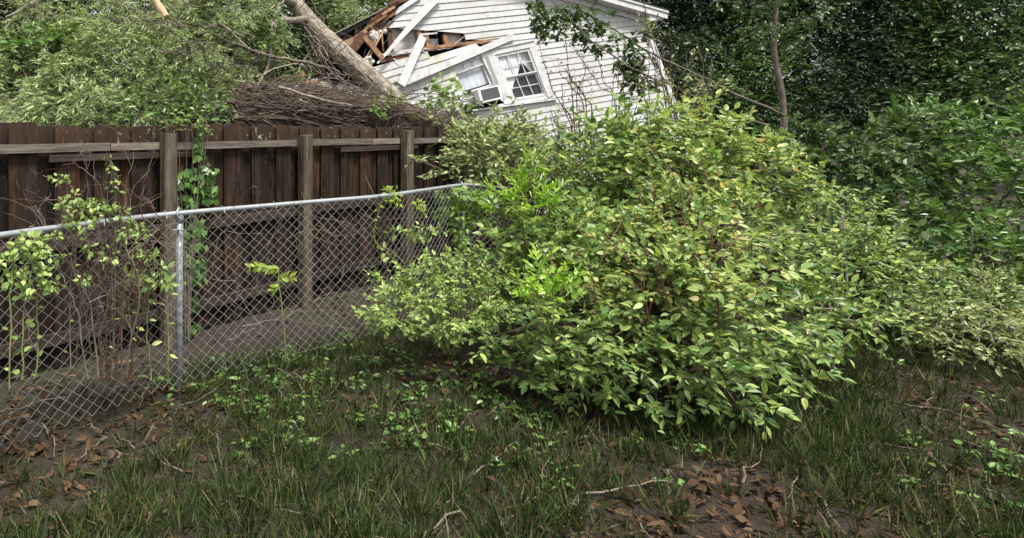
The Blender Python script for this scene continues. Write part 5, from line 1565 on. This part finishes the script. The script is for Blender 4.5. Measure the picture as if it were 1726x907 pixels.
def build_bramble():
    T = thing('bare_bramble', 'tangle of leafless grey-brown twigs along the left chain-link fence', 'bramble', tuple(gpt(180, 3.6)))
    stems = [[(175, 640), (160, 480), (120, 430), (78, 385), (60, 345)], [(185, 640), (190, 470), (215, 400), (222, 330), (245, 295), (260, 250)], [(200, 640), (205, 470), (200, 390), (212, 330), (225, 255)], [(180, 640), (175, 470), (180, 400), (170, 330), (138, 290), (106, 278)],
             [(190, 640), (188, 500), (192, 430), (186, 360), (184, 270)], [(170, 640), (150, 500), (100, 420), (70, 362), (48, 348)], [(210, 640), (225, 480), (240, 400), (232, 340), (262, 352)], [(215, 640), (230, 500), (215, 440), (205, 410), (220, 380)],
             [(160, 640), (130, 470), (105, 400), (110, 350), (76, 332)], [(195, 640), (215, 500), (250, 420), (265, 380), (262, 355), (240, 335)], [(150, 640), (110, 500), (90, 440), (60, 420)], [(200, 640), (180, 500), (150, 450), (145, 400), (150, 350)], [(222, 640), (240, 520), (262, 470), (250, 430)], [(188, 640), (170, 520), (190, 440), (240, 420)],
             [(130, 640), (140, 480), (180, 430), (215, 360)], [(178, 640), (200, 520), (180, 430), (130, 390)], [(165, 640), (175, 540), (140, 460), (160, 400), (140, 330), (145, 270)]]
    fine = MB()
    for k, path in enumerate(stems):
        D = 3.5 + rng.uniform(-0.12, 0.25)
        p = wob(curve([P(x, y, D) for x, y in path], 22), 0.008)
        mb = MB()
        tips = twigs(mb, p, 0.0055, 0.002, 10, 0.2, 4)
        mb.build('stem', M['greystem' if k % 3 else 'redtwig'], T)
        for tp, d in tips:
            q = wob(tp + norm(d + rng.normal(0, .5, 3)) * np.linspace(0, rng.uniform(.05, .14), 5)[:, None], 0.005)
            fine.tube(q, np.linspace(0.0015, 0.0008, 5), 3, cap=False)
    for _ in range(60):
        x, y = rng.normal(165, 60), rng.uniform(380, 520)
        p = P(x, y, 3.5 + rng.uniform(-.1, .3))
        q = wob(p + norm(rng.normal(0, 1, 3) * [1, .4, 1]) * np.linspace(0, rng.uniform(.15, .4), 8)[:, None], 0.012)
        fine.tube(q, np.linspace(0.003, 0.0015, 8), 3, cap=False)
    fine.build('fine_twigs', M['greystem'], T)['kind'] = 'stuff'
build_bramble()

# dead vines hanging in the mesh
def build_dead_mesh_vines():
    T = thing('dead_mesh_vine', 'thin dry vine tangle woven through the middle of the chain-link mesh', 'vine', tuple(gpt(600, 4.9)))
    mb = MB()
    for k in range(46):
        x = rng.uniform(370, 760); 
        D = np.interp(x, [300, 515, 640, 780], [4.0, 4.63, 5.02, 6.1]) + rng.uniform(0.0, 0.12)
        y = rng.uniform(350, 560) if k % 2 else rng.uniform(430, 620)
        p = P(x, y, D)
        d = norm(rng.normal(0, 1, 3) * [0.8, 0.15, 1.0])
        q = curve([p, p + d * 0.15 + rng.normal(0, .04, 3), p + d * .3 + rng.normal(0, .08, 3), p + d * .42 + rng.normal(0, .12, 3)], 12)
        mb.tube(q, np.linspace(0.003, 0.0015, 12), 4, cap=False)
    # arching pale stem at the right end and the curved dead twig
    for path, r in (([(790, 560, 5.3), (790, 460, 5.3), (793, 420, 5.3), (803, 395, 5.3), (822, 386, 5.3)], 0.006), ([(682, 560, 4.75), (682, 450, 4.75), (672, 432, 4.75), (655, 420, 4.75), (638, 414, 4.75)], 0.005), ([(806, 470, 5.0), (800, 445, 5.0), (815, 485, 4.9)], 0.004), ([(718, 430, 4.8), (732, 460, 4.8), (740, 500, 4.8)], 0.005)):
        mb.tube(wob(curve([P(*q) for q in path], 20), 0.003), np.linspace(r, r * 0.6, 20), 5)
    mb.build('stems', M['greystem'], T)['kind'] = 'stuff'
build_dead_mesh_vines()

# ---------------------------------------------------------------- ground litter and grass
def before_mesh(x, D):
    px = CX + FPX * x / D
    return (px > 790) | (D < np.interp(px, [c[0] for c in CL], [c[2] for c in CL]) + 0.25)

def build_floor():
    def lump_noise(x, y): return np.sin(x * 2.1 + 0.6 * y) + np.sin(y * 2.7 - x) + 0.7 * np.sin(5.3 * x + 1.1) * np.sin(4.7 * y)
    n = 26000
    D = rng.uniform(2.0, 8.5, n); x = rng.uniform(-0.72, 1.25, n) * D
    k = -lump_noise(x, D) + rng.normal(0, .9, n) > 0.0
    x, D = x[k], D[k]; n = len(x)
    pos = np.stack([x, D, rng.uniform(0.012, 0.045, n)], 1)
    d = norm(np.stack([rng.normal(0, 1, n), rng.normal(0, 1, n), rng.normal(0, 0.3, n)], 1))
    h = n // 2
    v1, f1 = leaf_arrays('oval', pos[:h], d[:h], Z + rng.normal(0, .5, (h, 3)), rng.uniform(0.02, 0.085, h), rng.uniform(0.6, 1.4, h))
    v2, f2 = leaf_arrays('lance', pos[h:], d[h:], Z + rng.normal(0, .5, (n - h, 3)), rng.uniform(0.03, 0.10, n - h), rng.uniform(0.7, 1.6, n - h))
    mb = MB(); mb.add(v1, f1); mb.add(v2, f2)
    tag(mb.build('leaf_litter', M['litter']), 'brown dead leaves scattered over the ground', 'leaf litter', kind='stuff')
    mb = MB()
    for _ in range(240):
        D = rng.uniform(2.2, 7); p = np.array([rng.uniform(-.7, 1.2) * D, D, 0.03])
        a = rng.uniform(0, 6.28); L = rng.uniform(0.1, 0.5)
        q = wob(p + np.array([math.cos(a), math.sin(a), 0.04]) * L * np.linspace(0, 1, 8)[:, None], 0.012)
        mb.tube(q, np.linspace(0.006, 0.002, 8), 4)
    tag(mb.build('fallen_twigs', M['twig']), 'broken brown twigs lying in the grass', 'twigs', kind='stuff')
    # grass in tufts
    nt = 8500
    D = rng.uniform(1.9, 7.5, nt); x = rng.uniform(-0.72, 1.25, nt) * D
    k = (lump_noise(x, D) + rng.normal(0, .9, nt) > -0.5) & before_mesh(x, D)
    x, D = x[k], D[k]; nt = len(x)
    per = 22
    size = np.repeat(rng.uniform(0.5, 1.3, nt), per); n = nt * per
    off = rng.normal(0, 0.035, (n, 2)) * size[:, None]
    pos = np.stack([np.repeat(x, per) + off[:, 0], np.repeat(D, per) + off[:, 1], np.full(n, 0.008)], 1)
    d = norm(np.stack([off[:, 0] * 9 + rng.normal(0, .3, n), off[:, 1] * 9 + rng.normal(0, .3, n), np.full(n, 0.9)], 1))
    bad = rng.random(n) < 0.12
    d[bad, 2] *= 0.2
    v, f = leaf_arrays('lance', pos, norm(d), rng.normal(0, 1, (n, 3)), rng.uniform(0.04, 0.14, n) * size, 0.3)
    tag(link('grass', mesh_np('grass', v, f), M['grass']), 'rough dark grass tufts growing in the yard soil', 'grass', kind='stuff')
    # low broad-leaved weeds
    n0 = 1500
    D = rng.uniform(2.0, 6.0, n0); x = rng.uniform(-0.7, 1.2, n0) * D
    k = before_mesh(x, D) & (np.sin(x * 1.3 + 2) + np.sin(D * 1.9 + x * 0.7) + rng.normal(0, .4, n0) > 0.6)
    x, D = x[k], D[k]; n0 = len(x); per = 9
    a = rng.uniform(0, 6.28, n0 * per)
    rr = rng.uniform(0.0, 0.05, n0 * per)
    pos = np.stack([np.repeat(x, per) + rr * np.cos(a), np.repeat(D, per) + rr * np.sin(a), rng.uniform(0.02, 0.08, n0 * per)], 1)
    d = np.stack([np.cos(a), np.sin(a), rng.normal(0.2, 0.3, n0 * per)], 1)
    v, f = leaf_arrays('wide', pos, norm(d), Z + rng.normal(0, .3, (n0 * per, 3)), rng.uniform(0.02, 0.055, n0 * per))
    tag(link('ground_weeds', mesh_np('ground_weeds', v, f), M['vineleaf']), 'low broad-leaved weeds among the grass', 'weeds', kind='stuff')
build_floor()
